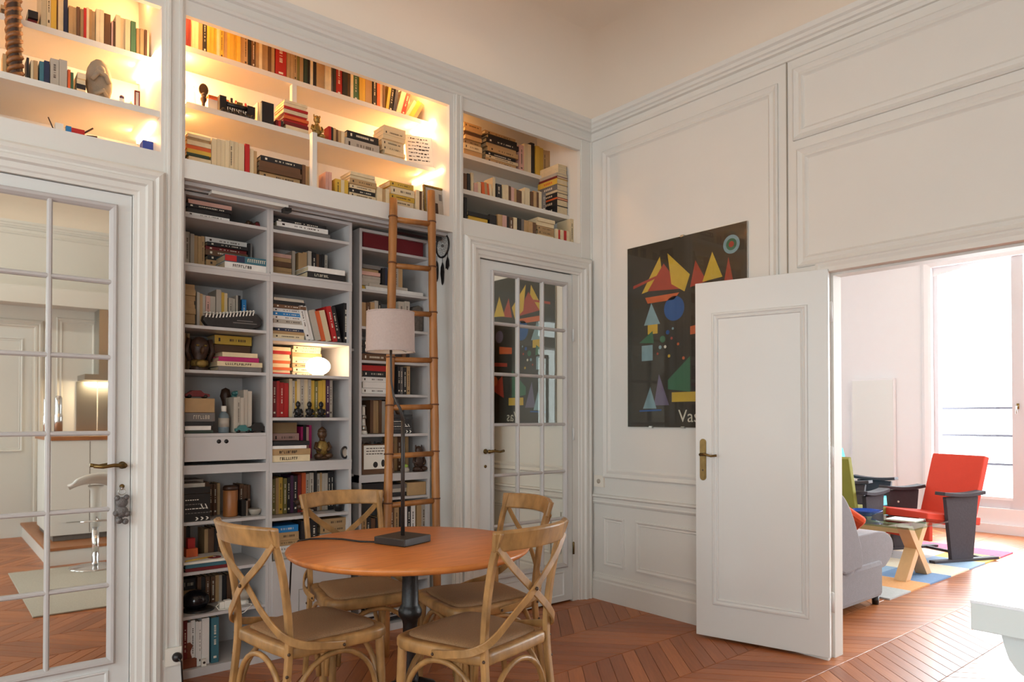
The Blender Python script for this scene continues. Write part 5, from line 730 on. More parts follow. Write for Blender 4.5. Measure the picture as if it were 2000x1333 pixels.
# behind-chair shelf: bird and plant
e=M(); e.ball((-2.03,.19,.775),(.045,.025,.022),DWOOD,14,8); e.ball((-2.068,.19,.80),.015,DWOOD,10,6); e.tube([(-2.07,.19,.80),(-2.095,.19,.808)],[.006,.001],DWOOD,6); e.tube([(-2.0,.19,.77),(-1.96,.19,.752)],[.012,.005],DWOOD,6); e.lathe([(.02,0),(.02,.006),(.004,.01),(.004,.03)],BRO,12,c=(-2.03,.19,.7315)); top(e.obj('bird_figure'),(-2.03,.19,.7315),'dark wooden bird figure on the shelf behind the dining chairs','figurine')
t=thing('potted_plant','small dark green plant in the shelf corner behind the chairs','plant',(-1.825,.20,.7315)); e=M(); e.lathe([(.02,0),(.028,.045),(.026,.047),(.024,.04),(0,.038)],BLACK,16); e.obj('pot',t)
e=M(); r_=random.Random(9); LEAF=mat('dark_leaf',(34,70,46),.5,var=.3)
for k in range(26): a=r_.uniform(0,6.28); el=r_.uniform(.3,1.4); L=r_.uniform(.03,.06); c_=Vector((cos(a)*cos(el),sin(a)*cos(el),sin(el))); p=Vector((0,0,.045))+c_*L; e.ball(p,(.012,.012,.008),LEAF,6,4)
e.obj('leaves',t)
# third bookcase
t=thing('archive_box','long crimson box on the top shelf behind the ladder','box',(-1.465,.215,2.2405)); e=M(); e.box(-.205,.205,0,.28,0,.088,mat('crimson_cloth',(104,12,22),.7,var=.1)); e.obj('body',t,bevel=.002)
e=M(); WICK=mat('grey_wicker',(96,88,80),.8,var=.4,scale=60,bump=.9,bscale=150); e.prism([(-.05,0),(.05,0),(.052,.12),(.045,.155),(.02,.168),(-.02,.150),(-.048,.10)],-.05,.06,WICK,lambda u,v,h:(u,h,v)); top(e.obj('basket',bevel=.01),(0,0,0),'grey woven basket on the third shelf behind the ladder','basket').location=(-1.292,.29,1.7815)
e=M(); 
for k,(w_,h) in enumerate(((.024,.02),(.020,.03),(.012,.04),(.018,.02),(.010,.05),(.014,.01))): 
    z=1.1585+sum(q for _,q in ((.024,.02),(.020,.03),(.012,.04),(.018,.02),(.010,.05),(.014,.01))[:k]); e.lathe([(w_,0),(w_*.8,h)],STEEL if k%2 else CREAMP,12,c=(-1.645,.25,z))
top(e.obj('tower_model'),(-1.645,.25,1.1585),'pale stepped tower model on the sixth shelf behind the ladder','model')
seated('figurine',-1.378,.30,1.1585,.20,BRO,'brown seated figure behind the lower clapperboard',m2=DWOOD)
clapper(-1.405,.225,1.1585,.15,.115,'black film clapperboard with arrows behind the lamp stem')
t=thing('framed_cartoon','framed black and white cartoon print leaning behind the ladder','frame',(-1.565,.215,.9245)); e=M(); e.box(-.105,.105,.003,.012,0,.175,PM['br']); e.obj('frame',t)
e=M(); e.box(-.095,.095,.001,.003,.03,.168,CREAMP); r_=random.Random(6)
for j in range(3):
    u=-.08
    while u<.03: q=r_.uniform(.006,.02); e.box(u,u+q,0,.001,.148-j*.016,.153-j*.016,INKD); u+=q+.005
e.ball((-.02,.001,.055),(.016,.001,.018),BLACK,10,6); e.ball((.03,.001,.062),(.012,.001,.022),BLACK,10,6); e.ball((.06,.001,.14),(.012,.001,.012),PM['gr'],10,6); e.ball((.07,.001,.08),(.010,.001,.014),BLACK,10,6); e.obj('print',t)
seated('figurine',-1.278,.235,.9245,.185,DWOOD,'brown carved cat figure on the seventh shelf behind the ladder',ears=True)
for i,(x,m) in enumerate(((-1.605,DWOOD),(-1.525,BLACK))): seated('figurine',x,.29,.9245,.215,m,('left','right')[i]+' dark owl-like figure behind the framed cartoon',ears=True)
e=M(); e.lathe([(.024,0),(.028,.015),(.022,.03)],PM['lg'],16,c=(-1.375,.235,.9245)); e.ball((-1.375,.235,.962),(.02,.02,.012),solid('lime_green',(150,180,70)),12,8); top(e.obj('small_pot'),(-1.375,.235,.9245),'little pale pot with a green top beside the cat figure','pot')
e=M(); e.box(-1.362,-1.237,.215,.36,.7825,.862,PM['tn']); top(e.obj('box',bevel=.002),(-1.3,.215,.7825),'tan cardboard box on the eighth shelf behind the ladder','box')
# dreamcatcher on the reveal
t=thing('dreamcatcher','black feathered dreamcatcher hanging on the white reveal','dreamcatcher',(-1.197,.098,2.06)); cz=.24; e=M()
e.tube([(0,.068*cos(a),cz+.070*sin(a)) for a in[i*pi/16 for i in range(32)]],.0055,BLACK,8,closed=True); e.tube([(0,0,cz+.07),(0,0,cz+.10)],.002,BLACK); e.obj('hoop',t)
e=M(); N=12
for rr in((1,.75),(.75,.5),(.5,.28)):
    for k in range(N):
        a=2*pi*k/N; c_=2*pi*(k+.5)/N; p=(0,.064*rr[0]*cos(a),cz+.066*rr[0]*sin(a)); q=(0,.064*rr[1]*cos(c_),cz+.066*rr[1]*sin(c_)); p2=(0,.064*rr[0]*cos(a+2*pi/N),cz+.066*rr[0]*sin(a+2*pi/N)); e.tube([p,q,p2],.0008,PM['gr'],4)
e.ball((0,0,cz),.010,PM['gr'],10,6); e.obj('web',t)
for (y,z,L) in((0,cz-.07,.16),(-.055,cz-.045,.10),(.062,cz-.05,.15)):
    e=M(); e.tube([(0,y,z),(0,y,z-.04)],.0018,BLACK,6); e.prism([(0,0),(.014,-.03),(.016,-.07),(.006,-L+.03),(0,-L+.02),(-.010,-L+.04),(-.014,-.06),(-.01,-.02)],-.002,.002,BLACK,lambda u,v,h,y=y,z=z:(h,y+u*1.2,z-.03+v)); e.obj('feather',t)
# ---------------------------------------------------------------- poster
t=thing('framed_poster','large glazed abstract poster on dark ground, partly behind the open door','poster',(-.012,-.79,1.193))
e=M(); e.box(0,.011,-.447,.447,0,1.187,STEEL); e.obj('backing',t,bevel=.001)
PD=mat('poster_dark',(50,42,36),.5,var=.3,scale=5); PC=lambda c:mat('poster_ink',c,.5,var=.1,scale=20)
e=M(); e.box(-.0015,0,-.445,.445,.002,1.185,PD); o_=.445
R_,Y_,B_,G_,O_,LB,PU_,W_=PC((166,62,46)),PC((202,166,58)),PC((38,84,148)),PC((56,104,76)),PC((200,98,54)),PC((128,156,168)),PC((108,98,126)),PC((214,206,192))
def poly(pts,m,l=1): h=-.0015-.0003*l; e.add([(h,.445-u,v) for u,v in pts],[tuple(range(len(pts)))],m)
def circ(u,v,r,m,l=1): poly([(u+r*cos(i*pi/12),v+r*sin(i*pi/12)) for i in range(24)],m,l)
poly([(.12,.87),(.27,1.09),(.30,.90)],Y_); poly([(.17,.88),(.30,1.04),(.44,.86)],R_,2); poly([(.33,1.10),(.50,.94),(.46,.84),(.36,.90)],Y_,3); poly([(.15,.84),(.42,.84),(.38,.80),(.17,.80)],O_,2)
poly([(.05,.93),(.24,.97),(.24,.955),(.05,.91)],R_,4); circ(.38,.745,.078,B_,2); poly([(.54,1.02),(.50,.86),(.62,.88)],R_,1); poly([(.66,1.05),(.59,.88),(.73,.89)],Y_,2); poly([(.77,1.0),(.74,.86),(.80,.86)],R_,1)
circ(.79,1.07,.055,LB,1); circ(.79,1.07,.035,G_,2); circ(.79,1.07,.018,R_,3)
poly([(.20,.80),(.14,.66),(.27,.66)],LB,1); poly([(.17,.66),(.25,.66),(.25,.60),(.17,.60)],Y_,1); poly([(.10,.55),(.21,.62),(.22,.54)],G_,2); poly([(.12,.53),(.21,.53),(.21,.43),(.12,.43)],LB,1)
for u,v,r,m in((.29,.56,.022,G_),(.33,.60,.014,B_),(.27,.51,.012,LB),(.31,.51,.010,W_),(.36,.56,.009,R_),(.41,.52,.009,O_),(.34,.45,.010,Y_),(.45,.43,.010,O_),(.25,.47,.008,R_),(.37,.62,.008,LB)): circ(u,v,r,m,2)
poly([(.33,.24),(.33,.30),(.50,.44),(.50,.22)],G_,1); poly([(.36,.22),(.36,.16),(.54,.16),(.54,.22)],Y_,2); poly([(.26,.34),(.22,.14),(.34,.14)],PU_,2); poly([(.19,.26),(.13,.12),(.24,.12)],LB,3); poly([(.50,.62),(.66,.64),(.66,.58),(.50,.57)],O_,1); poly([(.56,.50),(.80,.52),(.80,.49),(.56,.47)],R_,1); poly([(.62,.40),(.78,.30),(.60,.22)],R_,2); circ(.72,.36,.04,O_,3); circ(.66,.72,.05,PU_,1); poly([(.10,.11),(.28,.115),(.28,.105),(.10,.10)],B_,2)
e.obj('print',t)
def lettering(txt,size,m,parent,loc,rot,name='lettering'):
    c=bpy.data.curves.new(name,'FONT'); c.body=txt; c.size=size; c.extrude=.0003; c.resolution_u=3
    o=bpy.data.objects.new(name,c); SC.collection.objects.link(o); dg=bpy.context.evaluated_depsgraph_get(); me=bpy.data.meshes.new_from_object(o.evaluated_get(dg)); bpy.data.objects.remove(o)
    me.materials.clear(); me.materials.append(m); o=bpy.data.objects.new(name,me); SC.collection.objects.link(o); o.parent=parent; o.location=loc; o.rotation_euler=rot; return o
lettering('Vas',.11,W_,t,(-.0024,.035,.035),(pi/2,0,-pi/2))
e=M(); e.box(-.0065,-.0045,-.447,.447,0,1.187,GLASS); e.obj('glass',t)
for y,z in((0,1.18),(0,.0),(-.25,0),(.25,0)):
    e=M(); e.box(-.009,.011,y-.012,y+.012,z-.004 if z<.5 else z,z+.008 if z<.5 else z+.012,STEEL); e.obj('clip',t)
# ---------------------------------------------------------------- dining table
TX,TY,TZ=-2.10,-1.005,.74
t=thing('dining_table','round cherry-wood dining table on a black cast-iron pedestal','table',(TX,TY,0))
e=M(); e.lathe([(.0,TZ-.028),(.44,TZ-.028),(.470,TZ-.026),(.480,TZ-.018),(.484,TZ-.010),(.482,TZ-.003),(.474,TZ),(0,TZ)],TABLE,96); e.obj('table_top',t)
e=M(); e.lathe([(.30,TZ-.045),(.30,TZ-.0285)],TABLE,40); e.lathe([(.09,TZ-.060),(.10,TZ-.046)],IRON,24); e.obj('under_frame',t)
e=M(); e.lathe([(.034,.10),(.036,.16),(.044,.18),(.036,.20),(.030,.24),(.029,.42),(.034,.44),(.046,.455),(.048,.475),(.040,.49),(.034,.50),(.032,.62),(.040,.64),(.034,.655),(.040,.68),(.060,.70),(.06,TZ-.05)],IRON,28); e.obj('column',t)
for k in range(4):
    a=pi/4+k*pi/2+.35; e=M(); X=Matrix.Rotation(a,4,'Z'); pts=[(.02,0,.16),(.08,0,.15),(.14,0,.10),(.20,0,.055),(.27,0,.045),(.32,0,.03)]
    e.tube(pts,[.045,.038,.028,.022,.022,.018],IRON,10,X=X); e.lathe([(.026,0),(.028,.012),(.016,.03)],IRON,14,c=(.315,0,0),X=X); e.obj('foot',t)
# ---------------------------------------------------------------- table lamp
t=thing('table_lamp','iron lamp with bent stem and small pale drum shade standing on the table','lamp',(-2.105,-.955,TZ+.0005),radians(18))
e=M(); e.box(-.082,.082,-.082,.082,0,.030,LAMPM); e.obj('base',t,bevel=.004)
Ri=Matrix.Rotation(radians(-18),4,'Z'); R3=Ri.to_3x3()
def loc(p): return R3@Vector(p)
sx=Vector((rt.x,rt.y,0)).normalized(); 
def L(s_,z): return loc((sx.x*s_,sx.y*s_,z))
e=M(); e.tube([L(0,.028),L(0,.36),L(.0,.50)],.0085,LAMPM,10,cap=True); e.tube([L(0,.50),L(-.012,.55),L(-.038,.60),L(-.048,.66),L(-.05,.76),L(-.05,.80)],[.0085,.006,.005,.0045,.0045,.006],LAMPM,10); e.obj('stem',t)
e=M(); c_=L(-.052,0); prof=[(.100,.783),(.1015,.783),(.0985,.945),(.097,.945)]; e.lathe([(.100,.783),(.0975,.945)],SHADE,40,c=(c_.x,c_.y,0)); e.lathe([(.0985,.785),(.096,.943)],CREAMP,40,c=(c_.x,c_.y,0)); e.lathe([(.0985,.782),(.1012,.782),(.1012,.787),(.0985,.787)],SHADE,40,c=(c_.x,c_.y,0)); e.lathe([(.096,.942),(.0988,.942),(.0988,.947),(.096,.947)],SHADE,40,c=(c_.x,c_.y,0))
e.f=[f for f in e.f]; sh=e.obj('lamp_shade',t)
# remove end caps so the drum is open
bm=bmesh.new(); bm.from_mesh(sh.data); bmesh.ops.delete(bm,geom=[f for f in bm.faces if len(f.verts)>8],context='FACES_ONLY'); bm.to_mesh(sh.data); bm.free()
e=M(); e.lathe([(.012,.80),(.012,.83)],CREAMP,12,c=(c_.x,c_.y,0)); e.ball((c_.x,c_.y,.86),(.022,.022,.03),CREAMP,14,10); 
for k in range(3): a=k*2*pi/3; e.tube([(c_.x,c_.y,.815),(c_.x+.098*cos(a),c_.y+.098*sin(a),.79)],.0015,STEEL,6)
e.obj('bulb',t)
e=M(); pw=[(-2.19,-.90,TZ+.005),(-2.24,-.84,TZ+.005),(-2.27,-.74,TZ+.005),(-2.31,-.69,TZ+.005),(-2.37,-.655,TZ+.0055),(-2.42,-.65,TZ+.002),(-2.445,-.64,TZ-.04),(-2.45,-.63,TZ-.25)]; e.tube(pw,.0038,BLACK,8); ob=e.obj('lamp_cord'); rebase(ob,(-2.19,-.90,TZ)); tag(ob,'thin black cord trailing from the lamp base over the table edge','cord')
# ---------------------------------------------------------------- cross-back chairs (front is +y)
def smooth_pts(pts,n=6):
    P=[Vector(p) for p in pts]; out=[]
    for i in range(len(P)-1):
        p0=P[max(i-1,0)];p1=P[i];p2=P[i+1];p3=P[min(i+2,len(P)-1)]
        for k in range(n):
            t=k/n; out.append(.5*((2*p1)+(-p0+p2)*t+(2*p0-5*p1+4*p2-p3)*t*t+(-p0+3*p1-3*p2+p3)*t**3))
    out.append(P[-1]); return out
def make_chair(label):
    t=thing('dining_chair',label,'chair',(0,0,0)); SZ=.455
    def outline(s=1.0,dy=0):
        pts=[]; 
        base=[(-.185,-.195),(-.205,-.05),(-.222,.10),(-.215,.175),(-.17,.208),(0,.218),(.17,.208),(.215,.175),(.222,.10),(.205,-.05),(.185,-.195),(.12,-.212),(0,-.216),(-.12,-.212)]
        P=[Vector((x*s,y*s+dy,0)) for x,y in base]; n=len(P)
        for i in range(n):
            p0=P[i-1];p1=P[i];p2=P[(i+1)%n];p3=P[(i+2)%n]
            for k in range(4):
                q=k/4; v=.5*((2*p1)+(-p0+p2)*q+(2*p0-5*p1+4*p2-p3)*q*q+(-p0+3*p1-3*p2+p3)*q**3); pts.append((v.x,v.y))
        return pts
    o1=outline(); e=M(); levels=[(.96,SZ-.045),(.985,SZ-.042),(1.0,SZ-.034),(1.0,SZ-.012),(.985,SZ-.003),(.955,SZ),(.86,SZ+.001),(.845,SZ-.004)]
    vs=[];n=len(o1)
    for s_,z in levels: vs+=[(x*s_,y*s_,z) for x,y in o1]
    fs=[(i*n+k,i*n+(k+1)%n,(i+1)*n+(k+1)%n,(i+1)*n+k) for i in range(len(levels)-1) for k in range(n)]; fs+=[tuple(range(n-1,-1,-1)),tuple((len(levels)-1)*n+k for k in range(n))]
    e.add(vs,fs,CHAIR,True); e.obj('seat_frame',t)
    e=M(); lv=[(.845,SZ-.003),(.84,SZ+.006),(.80,SZ+.012),(.6,SZ+.015),(.3,SZ+.014),(.01,SZ+.013)]; vs=[]
    for s_,z in lv: vs+=[(x*s_,y*s_,z) for x,y in o1]
    e.add(vs,[(i*n+k,i*n+(k+1)%n,(i+1)*n+(k+1)%n,(i+1)*n+k) for i in range(len(lv)-1) for k in range(n)],CANE,True); e.obj('cane_seat',t)
    for k in(-1,1):
        e=M(); e.tube(smooth_pts([(k*.196,.172,SZ-.03),(k*.200,.178,.25),(k*.206,.188,0)]),[.0175]*6+[.0165]*6+[.014],CHAIR,10); e.obj('front_leg',t)
        post=smooth_pts([(k*.190,-.262,0),(k*.186,-.228,.22),(k*.183,-.205,.44),(k*.186,-.215,.60),(k*.190,-.245,.76),(k*.193,-.285,.875)])
        e=M(); e.tube(post,[.0165+.001*sin(i) *0 for i in range(len(post))],CHAIR,4,sq=1.0); e.obj('back_post',t,bevel=.004)
        # metal bolts
        for p_,r_ in(((k*.195,-.212,.435),.006),((k*.195,-.219,.36),.006),((k*.20,-.262,.825),.0085)):
            e=M(); e.ball(p_,r_,CHAIRD,8,6); e.obj('bolt',t)
    pr=[];N=14
    for i in range(N+1):
        a=-1+2*i/N; pr.append((a*.212,-.262-.07*(1-a*a)-.0,.842+.006*(1-a*a)))
    e=M(); e.band(pr,[Vector((0,-.30,1))]*(N+1),.074,.020,CHAIR); e.obj('top_rail',t,bevel=.007)
    for k in(-1,1):
        pts=smooth_pts([(k*.198,-.276,.825),(k*.13,-.283,.752),(0,-.276-.008*k,.655),(-k*.10,-.262,.575),(-k*.185,-.236,.505),(-k*.222,-.18,.468),(-k*.236,-.09,.447),(-k*.226,-.005,.430)],5)
        dirs=[]
        for i,p in enumerate(pts):
            q=i/(len(pts)-1); d=Vector((k*.75,0,1)).lerp(Vector((-k*.05,.35,1)),min(1,max(0,(q-.45)/.4))); dirs.append(Vector((0,0,1)) if q>.55 else Vector((k*.7,0,.8)))
        tg=[(pts[min(i+1,len(pts)-1)]-pts[max(i-1,0)]).normalized() for i in range(len(pts))]
        # width direction lies in the face of the strap: perpendicular to tangent, mostly vertical
        nrm0=Vector((0,1,0)); dd=[]
        for i,tt in enumerate(tg):
            q=i/(len(pts)-1); nn=Vector((0,-1,0)).lerp(Vector((-k,0,0)),min(1,max(0,(q-.5)/.25))).normalized(); dd.append(tt.cross(nn).normalized())
        e=M(); e.band(pts,dd,.028,.008,CHAIR); e.obj('cross_strap',t,bevel=.0025)
    e=M(); e.ball((0,-.292,.655),(.007,.006,.007),CHAIRD,8,6)
    e.obj('bolt',t)
    for k in(-1,1): e=M(); e.ball((k*.232,-.012,.432),(.006,.006,.006),CHAIRD,8,6); e.obj('bolt',t)
    def arch(p,q,name,top=SZ-.055,low=.17):
        p=Vector(p);q=Vector(q); pts=[]
        for i in range(17):
            a=pi*i/16; m=(p+q)/2; half=(q-p)/2*.93; pts.append(m-half*cos(a)+Vector((0,0,low+(top-low)*sin(a)**.8)))
        e=M(); e.tube(pts,.0105,CHAIR,8); e.obj(name,t)
    for k in(-1,1): arch((k*.200,.170,0),(k*.185,-.205,0),'side_arch')
    arch((-.19,.182,0),(.19,.182,0),'front_arch',top=SZ-.06); arch((-.175,-.214,0),(.175,-.214,0),'rear_arch',top=SZ-.06)
    return t
CH=[((-2.465,-.885),radians(-90+8),'pale oak cross-back chair at the left of the table, nearest the bookcase shelves'),
((-2.025,-.455),radians(180-7),'oak cross-back chair behind the table, in front of the bookcases'),
((-1.69,-.895),radians(90-10),'reddish oak cross-back chair nearest the right mirrored door'),
((-2.035,-1.345),radians(0+13),'oak cross-back chair in front of the table with its back to the camera')]
c0=make_chair(CH[0][2]); c0.location=(*CH[0][0],0); c0.rotation_euler=(0,0,CH[0][1])
for (p,a,lb) in CH[1:]: copy_tree(c0,(*p,0),a,lb)
# ---------------------------------------------------------------- ladder
t=thing('ladder','tall bamboo-jointed wooden ladder leaning against the fascia','ladder',(-1.42,-.30,0))
base=Vector((-1.42,-.30,0))
def rail(px0,px1): return [Vector(px0)-base,Vector(px1)-base]
RLt,RLb=Vector((-1.610,-.026,2.475)),Vector((-1.745,-.18,.0)); RRt,RRb=Vector((-1.360,-.026,2.57)),Vector((-1.412,-.18,.0))
for a,b_,lb in((RLt,RLb,'l'),(RRt,RRb,'r')):
    e=M(); n=26; pts=[(b_+(a-b_)*i/(n-1))-base for i in range(n)]; e.tube(pts,[.0235+.0012*sin(i*1.7) for i in range(n)],BAMB,12); e.obj('rail',t)
NRG=9
for i in range(NRG):
    z=.26+i*.266; q=z/2.505; A_=RLb+(RLt-RLb)*q; q2=z/2.585; B_=RRb+(RRt-RRb)*q2
    e=M(); e.tube([A_-base,B_-base],.0155,BAMB,10); e.obj('rung',t)
    for P_,(T_,S_) in((A_,(RLt,RLb)),(B_,(RRt,RRb))):
        d=(T_-S_).normalized(); e=M(); e.tube([P_-base-d*.004+Vector((0,0,.012)),P_-base+d*.004+Vector((0,0,.012))],.0262,BAMBD,14); e.obj('joint_ring',t)
# ---------------------------------------------------------------- bar counter at lower right
BARM=mat('glossy_grey_white',(206,214,214),.12,coat=.5); BART=mat('white_counter_top',(226,230,236),.15,coat=.5)
t=thing('bar_table','glossy white bar table with a rounded underside at the lower right corner','table',(-2.05,-2.99,0))
e=M(); e.box(0,.62,-.42,0,.838,.895,BARM); e.box(-.001,.621,-.421,.001,.889,.8955,BART); e.obj('table_top',t,bevel=.002)
pol=[(-.038,.838),(-.044,.81),(-.052,.785),(-.066,.765),(-.088,.750),(-.12,.735),(-.16,.727),(-.21,.724),(-.26,.727),(-.30,.735),(-.332,.750),(-.354,.765),(-.368,.785),(-.376,.81),(-.382,.838)]
e=M(); e.prism(pol,.04,.58,BARM,lambda u,v,h:(h,u,v),smooth=True); e.obj('curved_apron',t)
e=M(); e.lathe([(.16,0),(.16,.012),(.05,.03),(.045,.728)],BARM,32,c=(.31,-.21,0)); e.obj('pedestal',t)
# ---------------------------------------------------------------- kitchen corner seen in the left mirror
KW=mat('kitchen_white',(222,224,222),.3); KWD=mat('kitchen_wood_edge',(166,108,66),.4,var=.2,stretch=(1,8,1))
t=thing('kitchen_platform','raised kitchen platform with white riser and wooden floor','platform',(-2.8,-3.62,0)); e=M(); e.box(0,2.75,-1.975,0,0,.125,KW); e.obj('riser',t)
e=M(); e.box(-.012,2.75,-1.975,.012,.125,.150,KWD); e.obj('floor_board',t,bevel=.003)
t=thing('kitchen_island','white kitchen island with a wooden worktop on the platform','kitchen island',(-2.735,-3.98,.1505)); e=M(); e.box(0,1.9,-.95,0,.05,.90,KW); e.box(.02,1.88,-.93,-.02,0,.05,PM['gr']); e.obj('body',t,bevel=.002)
e=M(); e.box(-.02,1.92,-.97,.02,.90,.935,KWD); e.obj('worktop',t,bevel=.003); e=M(); e.box(.0005+.3,.305,.0005,.0015,.06,.89,PM['gr']); e.box(.9,.905,.0005,.0015,.06,.89,PM['gr']); e.box(.12,.28,.0005,.004,.16,.166,STEEL); e.obj('front_joint',t)
for x,y,h,lb in((-2.70,-4.55,.36,'tall chrome pepper mill on the island, left one in the mirror'),(-2.615,-4.5,.38,'tall chrome pepper mill on the island, right one in the mirror')):
    e=M(); e.lathe([(.035,0),(.035,h*.5),(.028,h*.55),(.03,h*.6),(.03,h*.95),(.02,h)],CHROME,20,c=(x,y,1.086)); top(e.obj('pepper_mill'),(x,y,1.086),lb,'pepper mill')
e=M(); e.box(-2.34,-1.15,-5.59,-5.2,.1505,1.05,KW); e.box(-2.36,-1.13,-5.59,-5.18,1.05,1.085,KWD); top(e.obj('kitchen_cabinet'),(-1.6,-5.59,.1505),'white kitchen cabinet against the far kitchen wall','cabinet')
e=M(); e.box(-2.31,-1.2,-5.598,-5.585,1.087,1.655,STEEL); top(e.obj('splashback'),(-1.6,-5.598,1.087),'stainless splashback behind the cooker','splashback')
e=M(); e.box(-2.30,-1.2,-5.598,-5.15,1.66,1.72,STEEL); e.box(-2.14,-1.84,-5.598,-5.32,1.72,2.44,STEEL); hd=top(e.obj('cooker_hood'),(-1.6,-5.598,1.66),'stainless cooker hood with square duct','cooker hood')
a=area('hood_lamp',(-2.05,-5.42,1.655),(0,-.45,-1),.3,.1,9,(1,.78,.5)); 
b=M(); b.box(RX0,0,-5.6,-5.3,2.44,2.62,WH); struct(b.obj('trim_8'),'white bulkhead running along the kitchen wall','bulkhead')
b=M(); b.ring(-3.6,-2.62,0,2.3,CAS,WH,lambda u,v,h:(u,-5.6+h,v),True); b.box(-3.5,-2.72,-5.6,-5.58,0,2.2,DOORW); b.ring(-3.42,-2.8,.9,2.1,PMS,DOORW,lambda u,v,h:(u,-5.58+h,v)); struct(b.obj('door_4'),'white panelled door at the far end seen in the mirror','door')
for a_,b2 in ((-4.8,-3.7),(-2.5,-2.1)):
    e=M(); e.ring(a_,b2,.9,2.35,PMO,WH,lambda u,v,h:(u,-5.6+h,v)); e.obj('panel_moulding',wall_front)
t=thing('added_fill_bar','added white fill light bar over the kitchen, out of view','lamp',(-2.9,-3.9,3.4)); e=M(); e.box(-.5,.5,-.03,.03,.18,.262,KW); e.obj('bar',t)  # invented fixture, added to brighten the kitchen end shown in the mirror
e=M(); e.box(-.42,.42,-.05,.05,.10,.16,KW); e.box(-.02,.02,-.02,.02,.15,.19,KW); e.obj('fill_head',t); a=area('added_kitchen_fill',(-2.9,-3.96,3.49),(0,-.75,-.66),.8,.08,8,(1,.97,.9))
RUG=mat('grey_beige_rug',(182,176,164),.95,var=.12,scale=90,bump=.6,bscale=300)
e=M(); e.box(-3.08,-2.0,-3.47,-1.84,.0005,.010,RUG); top(e.obj('rug',bevel=.003),(-2.55,-2.65,0),'plain grey rug on the dining floor, seen in the mirror','rug')
t=thing('bar_stool','white shell bar stool with chrome post on the rug, seen in the mirror','stool',(-2.50,-3.28,.0105))
e=M(); e.lathe([(.19,0),(.19,.006),(.17,.012),(.04,.018),(.028,.03)],CHROME,36); e.obj('base',t); e=M(); e.lathe([(.026,.02),(.026,.34)],CHROME,20); e.obj('post',t); e=M(); e.lathe([(.04,.34),(.04,.64),(.06,.68)],KW,20); e.obj('sleeve',t)
e=M(); vs=[];fs=[];NU=16;NV=12
for i in range(NU+1):
    for j in range(NV+1):
        u=-1+2*i/NU; v=-1+2*j/NV; vs.append((u*.20*(1-.15*v*v),v*.19,.74-.045*u*u+.06*max(0,v)**2-.04*max(0,-v)**2))
for i in range(NU):
    for j in range(NV): k=i*(NV+1)+j; fs.append((k,k+1,k+NV+2,k+NV+1))
e.add(vs,fs,KW,True); so=e.obj('seat',t); md=so.modifiers.new('s','SOLIDIFY'); md.thickness=.02; e=M(); e.tube([(-.13,.13,.40),(.13,.13,.40)],.008,CHROME); e.tube([(0,.03,.42),(0,.13,.40)],.008,CHROME); e.obj('footrest',t)
# ---------------------------------------------------------------- living room beyond the doorway
LX=5.38; WLH=[(-1.93,-.265,.27,3.0),(-4.55,-2.9,.27,3.0)]  # second opening is an unseen window, added for light
w=M()
for a,b_,c,d in cells([-5.3,2.2]+[q for h in WLH for q in h[:2]],[0,3.7,.27,3.0],WLH): w.box(LX,LX+.3,a,b_,c,d,LIVW)
wf=struct(w.obj('wall_far'),'bright white living room wall with tall arched windows','wall')
w=M(); w.box(.12,LX,2.0,2.15,0,3.7,LIVW); struct(w.obj('wall_back'),'living room wall to the left of the windows, hidden by the door frame','wall')
w=M(); w.box(.12,LX,-5.45,-5.3,0,3.7,LIVW); struct(w.obj('wall_near'),'living room wall to the right, outside the photograph','wall')
w=M(); w.box(0,LX+.3,-5.6,2.2,3.701,3.78,CEIL); struct(w.obj('ceiling'),'white living room ceiling','ceiling')
w=M(); w.box(LX-.02,LX,-.20,2.0,0,.2,LIVW); w.box(LX-.02,LX,-2.85,-2.0,0,.2,LIVW); w.box(LX-.045,LX,-2.85,2.0,.0,.10,LIVW); struct(w.obj('baseboard_far'),'tall white skirting below the living room windows','skirting board')
